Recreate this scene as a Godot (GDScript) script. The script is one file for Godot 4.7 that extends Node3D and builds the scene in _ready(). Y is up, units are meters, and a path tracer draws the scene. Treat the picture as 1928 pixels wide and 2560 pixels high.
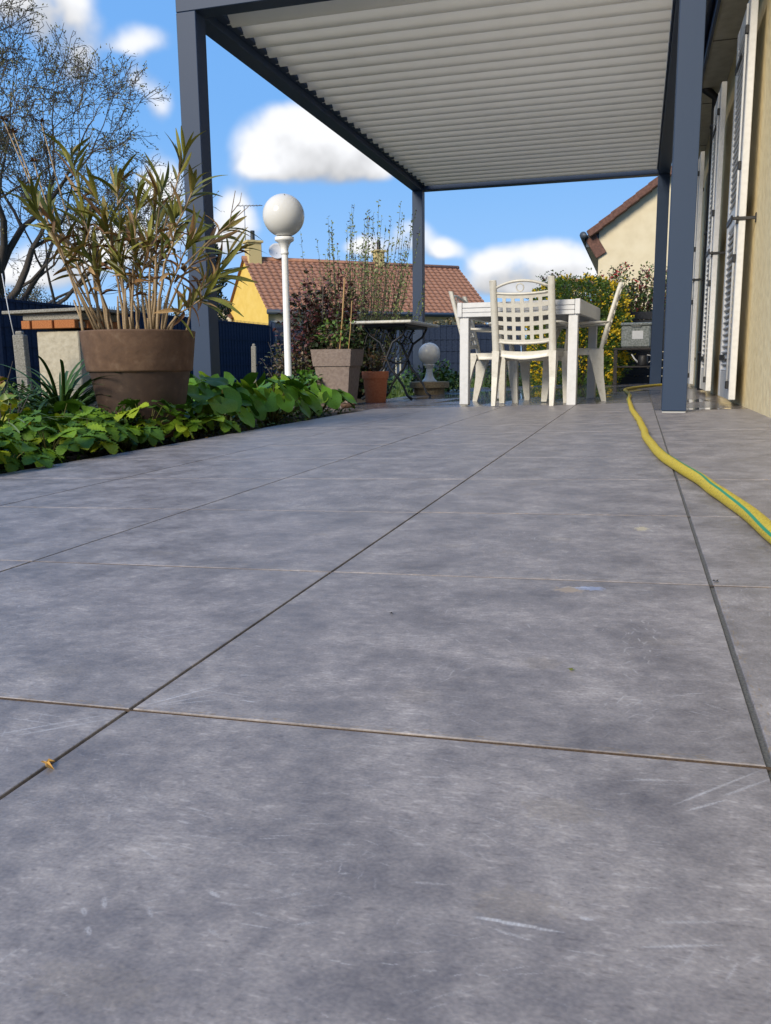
extends Node3D
# A garden terrace under a louvred pergola, seen from close to the tiles. Metres, y up, camera near the origin.

const SLOPE := 0.0255            # the terrace drains away from the house
const TILE := 0.5
const JOINT_X := 0.097           # x of one of the long joints
const JOINT_Z := -0.0904         # z of one of the cross joints
const WALL_X := 0.595            # face of the house wall

var rng := RandomNumberGenerator.new()
var M := {}

# ---------------------------------------------------------------- helpers
func fy(x: float) -> float: return x * SLOPE

func lin(r: float, g: float, b: float) -> Color:
	return Color(r, g, b).linear_to_srgb()

func mat(c: Color, rough := 0.6, metal := 0.0, spec := 0.5) -> StandardMaterial3D:
	var m := StandardMaterial3D.new()
	m.albedo_color = c
	m.roughness = rough
	m.metallic = metal
	m.metallic_specular = spec
	m.cull_mode = BaseMaterial3D.CULL_DISABLED
	return m

func noise(sd: int, freq: float, oct := 4, kind := FastNoiseLite.TYPE_SIMPLEX_SMOOTH, gain := 0.5) -> FastNoiseLite:
	var n := FastNoiseLite.new()
	n.seed = sd
	n.noise_type = kind
	n.frequency = freq
	n.fractal_type = FastNoiseLite.FRACTAL_FBM
	n.fractal_octaves = oct
	n.fractal_gain = gain
	return n

func grain_image(size: int, sd: int, freq: float, oct: int, ramp: Array) -> Image:
	# ramp: list of [t, Color(linear)]; returns an sRGB colour image made from noise
	var d := noise(sd, freq, oct).get_seamless_image(size, size).get_data()
	var lut := PackedByteArray()
	lut.resize(256 * 3)
	for i in 256:
		var t := i / 255.0
		var c: Color = ramp[0][1]
		for k in ramp.size() - 1:
			if t >= ramp[k][0]:
				c = (ramp[k][1] as Color).lerp(ramp[k + 1][1], clampf((t - ramp[k][0]) / (ramp[k + 1][0] - ramp[k][0]), 0, 1))
		c = c.linear_to_srgb()
		lut[i * 3] = int(clampf(c.r, 0, 1) * 255); lut[i * 3 + 1] = int(clampf(c.g, 0, 1) * 255); lut[i * 3 + 2] = int(clampf(c.b, 0, 1) * 255)
	var out := PackedByteArray()
	out.resize(size * size * 3)
	for i in size * size:
		var v := d[i] * 3
		out[i * 3] = lut[v]; out[i * 3 + 1] = lut[v + 1]; out[i * 3 + 2] = lut[v + 2]
	return Image.create_from_data(size, size, false, Image.FORMAT_RGB8, out)

func bump(size: int, sd: int, freq: float, oct: int, strength: float) -> ImageTexture:
	var im := noise(sd, freq, oct).get_seamless_image(size, size)
	im.convert(Image.FORMAT_RGBA8)
	im.bump_map_to_normal_map(strength)
	return ImageTexture.create_from_image(im)

func tex(im: Image) -> ImageTexture:
	im.generate_mipmaps()
	return ImageTexture.create_from_image(im)

func grained(ramp: Array, rough: float, scale: float, sd: int, freq := 0.02, oct := 5, nrm: Texture2D = null, nstr := 0.4, size := 512) -> StandardMaterial3D:
	var m := mat(Color.WHITE, rough)
	m.albedo_texture = tex(grain_image(size, sd, freq, oct, ramp))
	m.uv1_triplanar = true
	m.uv1_world_triplanar = true
	m.uv1_scale = Vector3.ONE * scale
	if nrm:
		m.normal_enabled = true
		m.normal_texture = nrm
		m.normal_scale = nstr
	return m

func begin(smooth := false) -> SurfaceTool:
	var st := SurfaceTool.new()
	st.begin(Mesh.PRIMITIVE_TRIANGLES)
	st.set_smooth_group(0 if smooth else -1)
	return st

# corners counter-clockwise seen from outside
func tri(st: SurfaceTool, a: Vector3, b: Vector3, c: Vector3) -> void:
	st.add_vertex(a); st.add_vertex(c); st.add_vertex(b)

func quad(st: SurfaceTool, a: Vector3, b: Vector3, c: Vector3, d: Vector3) -> void:
	tri(st, a, b, c); tri(st, a, c, d)

func box(st: SurfaceTool, at: Vector3, size: Vector3, bev := 0.0, turn := Basis.IDENTITY) -> void:
	var h := size * 0.5
	var b := minf(bev, minf(h.x, minf(h.y, h.z)) * 0.49)
	var P := func(sx: int, sy: int, sz: int, ax: int) -> Vector3:
		var v := Vector3(sx * (h.x - b), sy * (h.y - b), sz * (h.z - b))
		if ax == 0: v.x = sx * h.x
		elif ax == 1: v.y = sy * h.y
		else: v.z = sz * h.z
		return at + turn * v
	for s in [-1, 1]:
		var q1 := [P.call(s, -1, -1, 0), P.call(s, 1, -1, 0), P.call(s, 1, 1, 0), P.call(s, -1, 1, 0)]
		var q2 := [P.call(-1, s, -1, 1), P.call(-1, s, 1, 1), P.call(1, s, 1, 1), P.call(1, s, -1, 1)]
		var q3 := [P.call(-1, -1, s, 2), P.call(1, -1, s, 2), P.call(1, 1, s, 2), P.call(-1, 1, s, 2)]
		for q in [q1, q2, q3]:
			if s > 0: quad(st, q[0], q[1], q[2], q[3])
			else: quad(st, q[3], q[2], q[1], q[0])
	if b <= 0.0: return
	for s in [-1, 1]:
		for t in [-1, 1]:
			var e := [P.call(s, t, -1, 0), P.call(s, t, 1, 0), P.call(s, t, 1, 1), P.call(s, t, -1, 1)]
			var f := [P.call(s, -1, t, 0), P.call(s, 1, t, 0), P.call(s, 1, t, 2), P.call(s, -1, t, 2)]
			var g := [P.call(-1, s, t, 1), P.call(1, s, t, 1), P.call(1, s, t, 2), P.call(-1, s, t, 2)]
			if s * t > 0:
				quad(st, e[3], e[2], e[1], e[0]); quad(st, f[0], f[1], f[2], f[3]); quad(st, g[3], g[2], g[1], g[0])
			else:
				quad(st, e[0], e[1], e[2], e[3]); quad(st, f[3], f[2], f[1], f[0]); quad(st, g[0], g[1], g[2], g[3])
			for r in [-1, 1]:
				var a: Vector3 = P.call(s, t, r, 0)
				var b2: Vector3 = P.call(s, t, r, 1)
				var c: Vector3 = P.call(s, t, r, 2)
				if s * t * r > 0: tri(st, a, b2, c)
				else: tri(st, a, c, b2)

func tube(st: SurfaceTool, pts: Array, rad: Array, sides := 8, caps := true, squash := 1.0) -> void:
	var n := pts.size()
	var up := Vector3.UP
	var rings := []
	var d0: Vector3 = (pts[1] - pts[0]).normalized()
	if absf(d0.dot(up)) > 0.95: up = Vector3.RIGHT
	for i in n:
		var a: Vector3 = pts[maxi(i - 1, 0)]
		var b: Vector3 = pts[mini(i + 1, n - 1)]
		var d := (b - a).normalized()
		var side := d.cross(up)
		if side.length() < 0.001: side = d.cross(Vector3.FORWARD)
		side = side.normalized()
		up = side.cross(d).normalized()
		var ring := []
		var r: float = rad[i] if rad.size() > 1 else rad[0]
		for k in sides:
			var t := TAU * k / sides
			ring.append(pts[i] + side * cos(t) * r + up * sin(t) * r * squash)
		rings.append(ring)
	for i in n - 1:
		for k in sides:
			var k2 := (k + 1) % sides
			quad(st, rings[i][k], rings[i][k2], rings[i + 1][k2], rings[i + 1][k])
	if caps:
		for k in range(1, sides - 1):
			tri(st, rings[0][0], rings[0][k + 1], rings[0][k])
			tri(st, rings[n - 1][0], rings[n - 1][k], rings[n - 1][k + 1])

func lathe(st: SurfaceTool, prof: Array, segs := 32, at := Vector3.ZERO) -> void:
	# prof: [[radius, y], ...] from the bottom up
	for i in prof.size() - 1:
		for k in segs:
			var t0 := TAU * k / segs
			var t1 := TAU * (k + 1) / segs
			var a := at + Vector3(cos(t0) * prof[i][0], prof[i][1], -sin(t0) * prof[i][0])
			var b := at + Vector3(cos(t1) * prof[i][0], prof[i][1], -sin(t1) * prof[i][0])
			var c := at + Vector3(cos(t1) * prof[i + 1][0], prof[i + 1][1], -sin(t1) * prof[i + 1][0])
			var d := at + Vector3(cos(t0) * prof[i + 1][0], prof[i + 1][1], -sin(t0) * prof[i + 1][0])
			if prof[i][0] > 0.0001: tri(st, a, b, c)
			if prof[i + 1][0] > 0.0001: tri(st, a, c, d)

func prism(st: SurfaceTool, poly: PackedVector2Array, place: Callable, t0: float, t1: float) -> void:
	# a flat outline given thickness; place(x, y, t) -> Vector3
	var idx := Geometry2D.triangulate_polygon(poly)
	for i in range(0, idx.size(), 3):
		var a := poly[idx[i]]; var b := poly[idx[i + 1]]; var c := poly[idx[i + 2]]
		if (b - a).cross(c - a) < 0:
			var s := b; b = c; c = s
		tri(st, place.call(a.x, a.y, t1), place.call(b.x, b.y, t1), place.call(c.x, c.y, t1))
		tri(st, place.call(a.x, a.y, t0), place.call(c.x, c.y, t0), place.call(b.x, b.y, t0))
	var n := poly.size()
	var ccw := not Geometry2D.is_polygon_clockwise(poly)
	for i in n:
		var a := poly[i]; var b := poly[(i + 1) % n]
		if not ccw:
			var s := a; a = b; b = s
		quad(st, place.call(a.x, a.y, t0), place.call(b.x, b.y, t0), place.call(b.x, b.y, t1), place.call(a.x, a.y, t1))

func mesh_of(st: SurfaceTool) -> ArrayMesh:
	st.generate_normals()
	return st.commit()

func put(mesh: Mesh, called: String, m: Material, parent: Node, xf := Transform3D.IDENTITY) -> MeshInstance3D:
	var o := MeshInstance3D.new()
	o.name = called
	o.mesh = mesh
	o.material_override = m
	o.transform = xf
	parent.add_child(o, true)
	return o

func obj(st: SurfaceTool, called: String, m: Material, parent: Node = null) -> MeshInstance3D:
	return put(mesh_of(st), called, m, parent if parent else self)

func numbered(called: String) -> String:
	if not has_node(called): return called
	var k := 1
	while has_node("%s_%03d" % [called, k]): k += 1
	return "%s_%03d" % [called, k]

func tag(o: Node, label: String, category: String, group := "") -> void:
	o.set_meta("label", label)
	o.set_meta("category", category)
	if group != "": o.set_meta("group", group)

func thing(called: String, label: String, category: String, at := Vector3.ZERO, turn := 0.0, group := "") -> Node3D:
	var o := Node3D.new()
	o.name = numbered(called)
	add_child(o)
	o.position = at
	o.rotation.y = turn
	tag(o, label, category, group)
	return o

func struct(o: Node) -> Node:
	o.set_meta("kind", "structure")
	return o

func stuff(o: Node) -> Node:
	o.set_meta("kind", "stuff")
	return o

func holder(called: String) -> Node3D:
	var o := Node3D.new()
	o.name = called
	add_child(o)
	o.set_meta("kind", "structure")
	return o

func R(a: float, b: float) -> float: return rng.randf_range(a, b)

# ---------------------------------------------------------------- sky
# clouds: azimuth (from straight ahead, right positive), elevation, half widths, all in degrees, and thickness
const CLOUDS := [
	[-20.8, 13.0, 4.3, 1.9, 1.25], [-22.3, 14.3, 2.2, 1.3, 1.1], [-18.2, 12.2, 2.4, 1.2, 1.1], [-23.4, 12.4, 1.9, 1.1, 1.0], [-19.6, 13.8, 2.4, 1.3, 0.9],
	[-7.9, 6.2, 2.4, 1.2, 1.3], [-9.4, 5.8, 1.4, 0.9, 1.2], [-5.1, 6.3, 2.4, 1.3, 1.3], [-6.8, 5.0, 4.4, 1.1, 1.3], [-3.0, 5.2, 2.5, 1.1, 1.1],
	[-14.7, 7.9, 1.5, 1.3, 1.2], [-17.2, 7.5, 1.7, 0.9, 1.1], [-12.8, 7.2, 1.4, 0.8, 1.1],
	[-35.9, 19.6, 2.4, 3.2, 0.95], [-35.0, 17.3, 1.4, 1.8, 0.9], [-30.6, 18.8, 2.3, 1.1, 0.62], [-32.6, 18.3, 1.4, 0.5, 0.5], [-30.3, 15.6, 1.1, 1.7, 0.6], [-31.6, 16.7, 0.8, 1.1, 0.5],
	[-30.2, 10.9, 1.7, 2.2, 0.9], [-25.9, 9.2, 1.5, 2.2, 0.72], [-26.7, 7.7, 2.4, 1.5, 0.7], [-38.8, 5.5, 3.5, 1.3, 1.1], [-34.3, 7.2, 4.2, 2.0, 0.9], [-28.0, 20.6, 1.6, 0.5, 0.4], [-38.2, 19.8, 1.6, 1.8, 0.9],
	[-45.0, 14.0, 4.0, 2.4, 1.1], [10.0, 7.0, 4.0, 1.6, 1.2], [24.0, 12.0, 6.0, 2.4, 1.2], [40.0, 6.0, 6.0, 1.5, 1.2], [-60.0, 8.0, 6.0, 2.0, 1.2], [-58.0, 22.0, 7.0, 3.0, 1.0],
	[70.0, 16.0, 8.0, 3.0, 1.1], [100.0, 8.0, 8.0, 2.2, 1.2], [-95.0, 14.0, 9.0, 3.0, 1.2], [-125.0, 7.0, 8.0, 2.0, 1.2], [-80.0, 32.0, 9.0, 4.0, 0.9], [130.0, 20.0, 9.0, 4.0, 1.1],
	[170.0, 9.0, 9.0, 2.2, 1.2], [-165.0, 30.0, 20.0, 9.0, 1.0], [150.0, 38.0, 9.0, 4.0, 0.8], [30.0, 34.0, 9.0, 4.0, 0.8], [0.0, 26.0, 8.0, 2.6, 0.8], [-20.0, 40.0, 8.0, 4.0, 0.8], [75.0, 45.0, 12.0, 6.0, 0.8],
]

func make_sky() -> ImageTexture:
	var w := 3600
	var h := 1800
	var acc := PackedFloat32Array()
	acc.resize(w * h)
	# cumulus stand all round the horizon, as in view
	var all := CLOUDS.duplicate()
	rng.seed = 3
	for k in 46:
		all.append([12.0 + k * 6.75, R(3.0, 8.0), R(2.2, 4.6), R(0.9, 1.8), R(1.0, 1.35)])
		all.append([12.0 + k * 6.75 + R(-3, 3), R(9.0, 34.0), R(2.0, 5.0), R(1.0, 2.2), R(0.5, 1.1)])
	for c in all:
		var reach := 2.6
		var v0 := maxi(0, int((90.0 - c[1] - c[3] * reach) / 180.0 * h))
		var v1 := mini(h / 2 - 1, int((90.0 - c[1] + c[3] * reach) / 180.0 * h))
		var u0 := int((c[0] - c[2] * reach) / 360.0 * w)
		var u1 := int((c[0] + c[2] * reach) / 360.0 * w)
		for v in range(v0, v1 + 1):
			var dy: float = (90.0 - (v + 0.5) / h * 180.0 - c[1]) / c[3]
			if dy < 0: dy *= 1.5                 # flatter below than above
			for u in range(u0, u1 + 1):
				var dx: float = ((u + 0.5) / w * 360.0 - c[0]) / c[2]
				var g: float = c[4] * exp(-(dx * dx + dy * dy) * 0.9)
				var at := v * w + (u + w) % w
				acc[at] = 1.0 - (1.0 - minf(acc[at], 0.999)) * (1.0 - minf(g, 0.999)) if g < 1.0 else maxf(acc[at], g)
	var n1 := noise(11, 0.0085, 6).get_image(w, h / 2, false, false, false).get_data()
	var n2 := noise(23, 0.030, 5).get_image(w, h / 2, false, false, false).get_data()
	var cn := noise(37, 0.020, 3, FastNoiseLite.TYPE_CELLULAR)       # rounded heads
	cn.cellular_return_type = FastNoiseLite.RETURN_DISTANCE
	var n3 := cn.get_image(w, h / 2, false, false, false).get_data()
	var out := PackedFloat32Array()
	out.resize(w * h * 3)
	var i := 0
	var lift := 14 * w
	for v in h:
		var el := 90.0 - (v + 0.5) / h * 180.0
		var t := pow(clampf(1.0 - maxf(el, 0.0) / 90.0, 0.0, 1.0), 3.2)
		var sr := lerpf(SKY_TOP.r, SKY_LOW.r, t)
		var sg := lerpf(SKY_TOP.g, SKY_LOW.g, t)
		var sb := lerpf(SKY_TOP.b, SKY_LOW.b, t)
		var hz := pow(clampf(1.0 - el / 16.0, 0.0, 1.0), 1.6) * 0.42
		sr = lerpf(sr, 0.56, hz); sg = lerpf(sg, 0.73, hz); sb = lerpf(sb, 0.90, hz)
		if el < 0.0:
			for u in w:
				out[i] = 0.10; out[i + 1] = 0.11; out[i + 2] = 0.10
				i += 3
			continue
		for u in w:
			var at := v * w + u
			var a := acc[at]
			if a < 0.02:
				out[i] = sr; out[i + 1] = sg; out[i + 2] = sb
			else:
				var f := (n1[at] - 128) / 128.0
				var f2 := (n2[at] - 128) / 128.0
				var hd := (70 - n3[at]) / 128.0
				var e := a * (1.0 + 0.6 * f + 0.35 * f2 + 0.75 * hd)
				var d := clampf((e - 0.30) * 1.75, 0.0, 1.0)
				d = d * d * (3.0 - 2.0 * d)
				# cloud tops catch the light, bases are greyer
				var above := acc[at - lift] if at >= lift else 0.0
				var body := clampf(0.74 + 0.62 * (a - above) + 0.42 * f + 0.22 * f2 + 0.34 * hd, 0.44, 0.98)
				out[i] = lerpf(sr, 0.80 * body, d)
				out[i + 1] = lerpf(sg, 0.81 * body, d)
				out[i + 2] = lerpf(sb, 0.835 * body, d)
			i += 3
	return ImageTexture.create_from_image(Image.create_from_data(w, h, false, Image.FORMAT_RGBF, out.to_byte_array()))

const SKY_TOP := Color(0.098, 0.28, 0.67)
const SKY_LOW := Color(0.205, 0.44, 0.79)

func light_and_camera() -> void:
	var cam := Camera3D.new()
	cam.name = "camera"
	add_child(cam)
	cam.position = Vector3(0, 0.27564, 0)
	cam.basis = Basis.from_euler(Vector3(-0.17188, 0.28777, -0.01047))
	cam.fov = 62.245
	cam.near = 0.02
	cam.far = 600.0
	cam.current = true
	var sky_m := PanoramaSkyMaterial.new()
	sky_m.panorama = make_sky()
	sky_m.energy_multiplier = 1.0
	var sky := Sky.new()
	sky.sky_material = sky_m
	var env := Environment.new()
	env.background_mode = Environment.BG_SKY
	env.sky = sky
	env.background_energy_multiplier = 0.68
	env.tonemap_mode = Environment.TONE_MAPPER_LINEAR
	env.tonemap_exposure = 1.87
	env.sdfgi_enabled = true
	env.ssao_enabled = true
	env.ssil_enabled = true
	var we := WorldEnvironment.new()
	we.name = "world_environment"
	we.environment = env
	add_child(we)
	# the sun behind thin cloud, over the left shoulder (read from the glints on the two globes)
	var sun := DirectionalLight3D.new()
	sun.name = "sun"
	add_child(sun)
	sun.look_at_from_position(Vector3(-0.32, 0.475, 0.81) * 50.0, Vector3.ZERO)
	sun.light_color = Color(1.0, 0.95, 0.86)
	sun.light_energy = 0.76
	sun.light_angular_distance = 22.0
	sun.shadow_enabled = true

# ---------------------------------------------------------------- materials shared by several things
func shared_materials() -> void:
	var fine := bump(512, 5, 0.06, 4, 3.0)
	var coarse := bump(512, 6, 0.02, 5, 4.0)
	M.anthracite = mat(lin(0.028, 0.048, 0.092), 0.5, 0.0, 0.35)
	M.anthracite.normal_enabled = true
	M.anthracite.normal_texture = bump(256, 9, 0.2, 2, 1.0)
	M.anthracite.normal_scale = 0.12
	M.anthracite.uv1_triplanar = true
	M.anthracite.uv1_world_triplanar = true
	M.anthracite.uv1_scale = Vector3.ONE * 3.0
	M.louvre = grained([[0.0, Color(0.82, 0.81, 0.775)], [0.5, Color(0.86, 0.85, 0.82)], [1.0, Color(0.88, 0.87, 0.84)]], 0.42, 0.6, 21, 0.015, 4)
	M.render = grained([[0.0, Color(0.66, 0.54, 0.32)], [0.35, Color(0.73, 0.61, 0.37)], [0.6, Color(0.76, 0.64, 0.39)], [1.0, Color(0.79, 0.68, 0.44)]], 0.9, 1.1, 31, 0.02, 6, coarse, 0.5)
	M.cream = grained([[0.0, Color(0.60, 0.53, 0.385)], [0.5, Color(0.66, 0.59, 0.44)], [1.0, Color(0.70, 0.63, 0.485)]], 0.9, 0.35, 32, 0.015, 5, coarse, 0.3)
	M.white = grained([[0.0, Color(0.53, 0.54, 0.56)], [0.5, Color(0.585, 0.595, 0.62)], [1.0, Color(0.61, 0.62, 0.645)]], 0.38, 1.7, 33, 0.02, 4, fine, 0.06)
	M.shutter = grained([[0.0, Color(0.60, 0.60, 0.60)], [0.5, Color(0.66, 0.66, 0.66)], [1.0, Color(0.70, 0.70, 0.70)]], 0.42, 2.1, 34, 0.02, 4)
	M.black = mat(lin(0.018, 0.018, 0.020), 0.5)
	M.plastic = grained([[0.0, Color(0.48, 0.455, 0.395)], [0.45, Color(0.575, 0.56, 0.51)], [1.0, Color(0.61, 0.595, 0.55)]], 0.36, 2.4, 35, 0.02, 5, fine, 0.08)
	M.roof = grained([[0.0, Color(0.22, 0.105, 0.062)], [0.4, Color(0.31, 0.15, 0.092)], [0.7, Color(0.36, 0.18, 0.115)], [1.0, Color(0.42, 0.22, 0.15)]], 0.85, 0.23, 36, 0.04, 5)
	M.dark_tile = grained([[0.0, Color(0.07, 0.035, 0.028)], [0.5, Color(0.125, 0.06, 0.045)], [1.0, Color(0.17, 0.085, 0.065)]], 0.85, 1.0, 37, 0.03, 4)
	M.soil = grained([[0.0, Color(0.012, 0.010, 0.008)], [0.5, Color(0.035, 0.027, 0.019)], [1.0, Color(0.07, 0.055, 0.04)]], 0.95, 1.5, 38, 0.04, 5, coarse, 1.0)
	M.concrete = grained([[0.0, Color(0.10, 0.10, 0.075)], [0.4, Color(0.21, 0.20, 0.17)], [0.7, Color(0.28, 0.27, 0.24)], [1.0, Color(0.36, 0.35, 0.32)]], 0.92, 4.0, 39, 0.03, 5, coarse, 0.8)
	M.stone = grained([[0.0, Color(0.14, 0.10, 0.05)], [0.4, Color(0.30, 0.22, 0.12)], [0.7, Color(0.38, 0.29, 0.17)], [1.0, Color(0.44, 0.36, 0.24)]], 0.92, 2.6, 40, 0.03, 5, coarse, 0.9)
	M.zinc = mat(lin(0.045, 0.06, 0.085), 0.5)

# ---------------------------------------------------------------- terrace
const CELL := 640
func stroke(px: PackedByteArray, w: int, a: Vector2, b: Vector2, col: Array, al: float, wide := 0.6, ragged := 0.5) -> void:
	var n := int(maxf(2.0, a.distance_to(b) * 1.3))
	var nr := (b - a).normalized().orthogonal()
	var gap := rng.randf()
	for k in n + 1:
		var t := float(k) / n
		gap = clampf(gap + R(-0.25, 0.25), 0.0, 1.0)
		var wd := wide * (0.35 + 0.65 * sin(PI * minf(t + 0.08, 1.0)))
		var p := a.lerp(b, t)
		var e := al * (1.0 - ragged * gap) * minf(1.0, (1.0 - t) * 5.0 + 0.25) * minf(1.0, t * 6.0 + 0.25)
		var reach := int(ceil(wd + 0.5))
		for o in range(-reach, reach + 1):
			var c := clampf(wd + 0.5 - absf(o), 0.0, 1.0) * e
			if c <= 0.01: continue
			var q := p + nr * o
			var x := int(q.x)
			var y := int(q.y)
			if x < 0 or y < 0 or x >= w or y >= w: continue
			var i := (y * w + x) * 3
			for ch in 3: px[i + ch] = int(lerpf(px[i + ch], col[ch], c))

func blot(px: PackedByteArray, w: int, at: Vector2, r: Vector2, col: Array, al: float, sd: int) -> void:
	# a stain with a ragged outline of its own
	var n := noise(sd, 0.09, 3)
	for y in range(int(at.y - r.y * 1.6), int(at.y + r.y * 1.6)):
		for x in range(int(at.x - r.x * 1.6), int(at.x + r.x * 1.6)):
			if x < 0 or y < 0 or x >= w or y >= w: continue
			var d := Vector2((x - at.x) / r.x, (y - at.y) / r.y).length() + 0.55 * n.get_noise_2d(x, y)
			var c := clampf((1.0 - d) * 4.0, 0.0, 1.0) * al
			if c <= 0.01: continue
			var i := (y * w + x) * 3
			for ch in 3: px[i + ch] = int(lerpf(px[i + ch], col[ch], c))

func tile_textures() -> Array:
	var w := CELL * 3
	var n1 := noise(101, 0.0052, 8, FastNoiseLite.TYPE_SIMPLEX_SMOOTH, 0.64).get_image(w, w).get_data()      # broad clouds
	var n2 := noise(102, 0.030, 6, FastNoiseLite.TYPE_SIMPLEX_SMOOTH, 0.68).get_image(w, w).get_data()     # mottling
	var n3 := noise(103, 0.22, 3).get_image(w, w).get_data()       # grain
	var n4 := noise(104, 0.010, 3).get_image(w, w).get_data()      # warm or cold
	var si := noise(105, 0.045, 4).get_image(w / 4, w)          # brushed streaks
	si.resize(w, w, Image.INTERPOLATE_CUBIC)
	var n5 := si.get_data()
	var fi := noise(106, 0.16, 3).get_image(w / 3, w)           # flecks, drawn out along the slab
	fi.resize(w, w, Image.INTERPOLATE_BILINEAR)
	var n6 := fi.get_data()
	var px := PackedByteArray()
	px.resize(w * w * 3)
	var lr := PackedInt32Array(); var lg := PackedInt32Array(); var lb := PackedInt32Array()
	for k in 256:
		var t := clampf((k / 255.0 - 0.5) * 1.65 + 0.5, 0.0, 1.0)
		lr.append(int(lerpf(101, 173, t))); lg.append(int(lerpf(97, 166, t))); lb.append(int(lerpf(100, 164, t)))
	var j := 0
	for i in w * w:
		var v := (n1[i] * 110 + n2[i] * 66 + n3[i] * 56 + n5[i] * 24) >> 8
		var s := (n4[i] - 128) >> 5
		var k := n6[i]
		if k > 166: s += mini(17, (k - 166) * maxi(5, n1[i] + n2[i] - 220) >> 7)
		elif k < 80: s -= mini(18, (80 - k) * (n1[i] + 40) >> 9)
		px[j] = clampi(lr[v] + s, 0, 255)
		px[j + 1] = clampi(lg[v] + s, 0, 255)
		px[j + 2] = clampi(lb[v] + s, 0, 255)
		j += 3
	rng.seed = 77
	# scuffs: short pale strokes in loose clusters, each with its own lie
	for c in 9:
		var o := Vector2((c % 3) * CELL, (c / 3) * CELL)
		for k in 74:
			var at := Vector2(R(30, CELL - 30), R(30, CELL - 30))
			var ang := R(-0.35, 0.35) if rng.randf() < 0.7 else R(0, PI)
			for m in rng.randi_range(3, 13):
				var p := at + Vector2(rng.randfn(0, 26), rng.randfn(0, 20))
				if p.x < 12 or p.y < 12 or p.x > CELL - 12 or p.y > CELL - 12: continue
				var l := R(3, 13)
				var dv := Vector2.from_angle(ang + R(-0.25, 0.25)) * l
				stroke(px, w, o + p - dv, o + p + dv, [200, 199, 203], R(0.10, 0.44), R(0.3, 1.1), 0.8)
		for k in 420:     # tiny pits
			var p := o + Vector2(R(4, CELL - 4), R(4, CELL - 4))
			stroke(px, w, p, p + Vector2(R(-2, 2), R(-1, 1)), [70, 71, 80], R(0.15, 0.5), 0.45, 0.3)
		for k in 3:
			var p := o + Vector2(R(70, CELL - 70), R(70, CELL - 70))
			blot(px, w, p, Vector2(R(18, 52), R(10, 26)), [146, 132, 112], R(0.08, 0.2), 300 + c * 7 + k)
	# sand washed out of the cross joints, along two edges
	for c in 9:
		var o := Vector2((c % 3) * CELL, (c / 3) * CELL)
		for k in 230:
			var far := rng.randf() < 0.5
			var p := o + Vector2(R(3, CELL - 14), absf(rng.randfn(0, 5)) + 1.0 if far else CELL - 2 - absf(rng.randfn(0, 5)))
			if p.y < o.y + 1 or p.y > o.y + CELL - 2: continue
			stroke(px, w, p, p + Vector2(R(3, 12), R(-0.6, 0.6)), [150, 122, 84], R(0.15, 0.55), R(0.3, 0.9), 0.6)
	# marks that can be found in the photograph: [cell, x0, z0, x1, z1] on the terrace
	for s in MARKS:
		var a := cell_at(s[0], s[1], s[2])
		var b := cell_at(s[0], s[3], s[4])
		stroke(px, w, a, b, [198, 198, 203], s[5], s[6] * 0.8, 0.5)
	var chip := cell_at(2, 0.013, -1.459)
	blot(px, w, chip, Vector2(15, 26), [186, 175, 150], 0.95, 901)
	for k in 22:
		var p := chip + Vector2(rng.randfn(0, 30), rng.randfn(0, 34))
		var dv := Vector2.from_angle(R(0.9, 1.7)) * R(4, 14)
		stroke(px, w, p - dv, p + dv, [205, 204, 202], R(0.3, 0.75), R(0.4, 1.0), 0.5)
	var smear := cell_at(1, -0.073, -1.041)
	blot(px, w, smear, Vector2(26, 20), [168, 150, 130], 0.75, 902)
	blot(px, w, smear + Vector2(30, -12), Vector2(24, 14), [150, 166, 205], 0.6, 903)
	for k in 9:
		var p := smear + Vector2(R(-30, 30), R(-20, -6))
		stroke(px, w, p, p + Vector2(R(5, 16), R(-4, 1)), [214, 219, 230], R(0.5, 0.9), R(0.7, 1.4), 0.3)
	for k in 34:
		var p := cell_at(1, 0.006 + rng.randfn(0, 0.02), -0.855 + rng.randfn(0, 0.035))
		var dv := Vector2.from_angle(R(1.0, 2.0)) * R(2, 9)
		stroke(px, w, p - dv, p + dv, [205, 205, 208], R(0.25, 0.6), R(0.4, 1.0), 0.6)
	var alb := Image.create_from_data(w, w, false, Image.FORMAT_RGB8, px)
	# relief: the grain and the pits, fine
	var hm := Image.create_from_data(w, w, false, Image.FORMAT_L8, n3)
	var h2 := Image.create_from_data(w, w, false, Image.FORMAT_L8, n2)
	hm.convert(Image.FORMAT_RGBA8); h2.convert(Image.FORMAT_RGBA8)
	var hd := hm.get_data(); var h2d := h2.get_data()
	for i in range(0, hd.size(), 4):
		var v := (hd[i] * 7 + h2d[i]) >> 3
		hd[i] = v; hd[i + 1] = v; hd[i + 2] = v
	hm = Image.create_from_data(w, w, false, Image.FORMAT_RGBA8, hd)
	hm.bump_map_to_normal_map(1.6)
	# gloss differs a little with the mottling
	var rg := PackedByteArray(); rg.resize(w * w)
	for i in w * w: rg[i] = 74 + ((n2[i] * 56 + n1[i] * 40) >> 8)
	var rough := Image.create_from_data(w, w, false, Image.FORMAT_L8, rg)
	return [tex(alb), tex(hm), tex(rough)]

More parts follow.
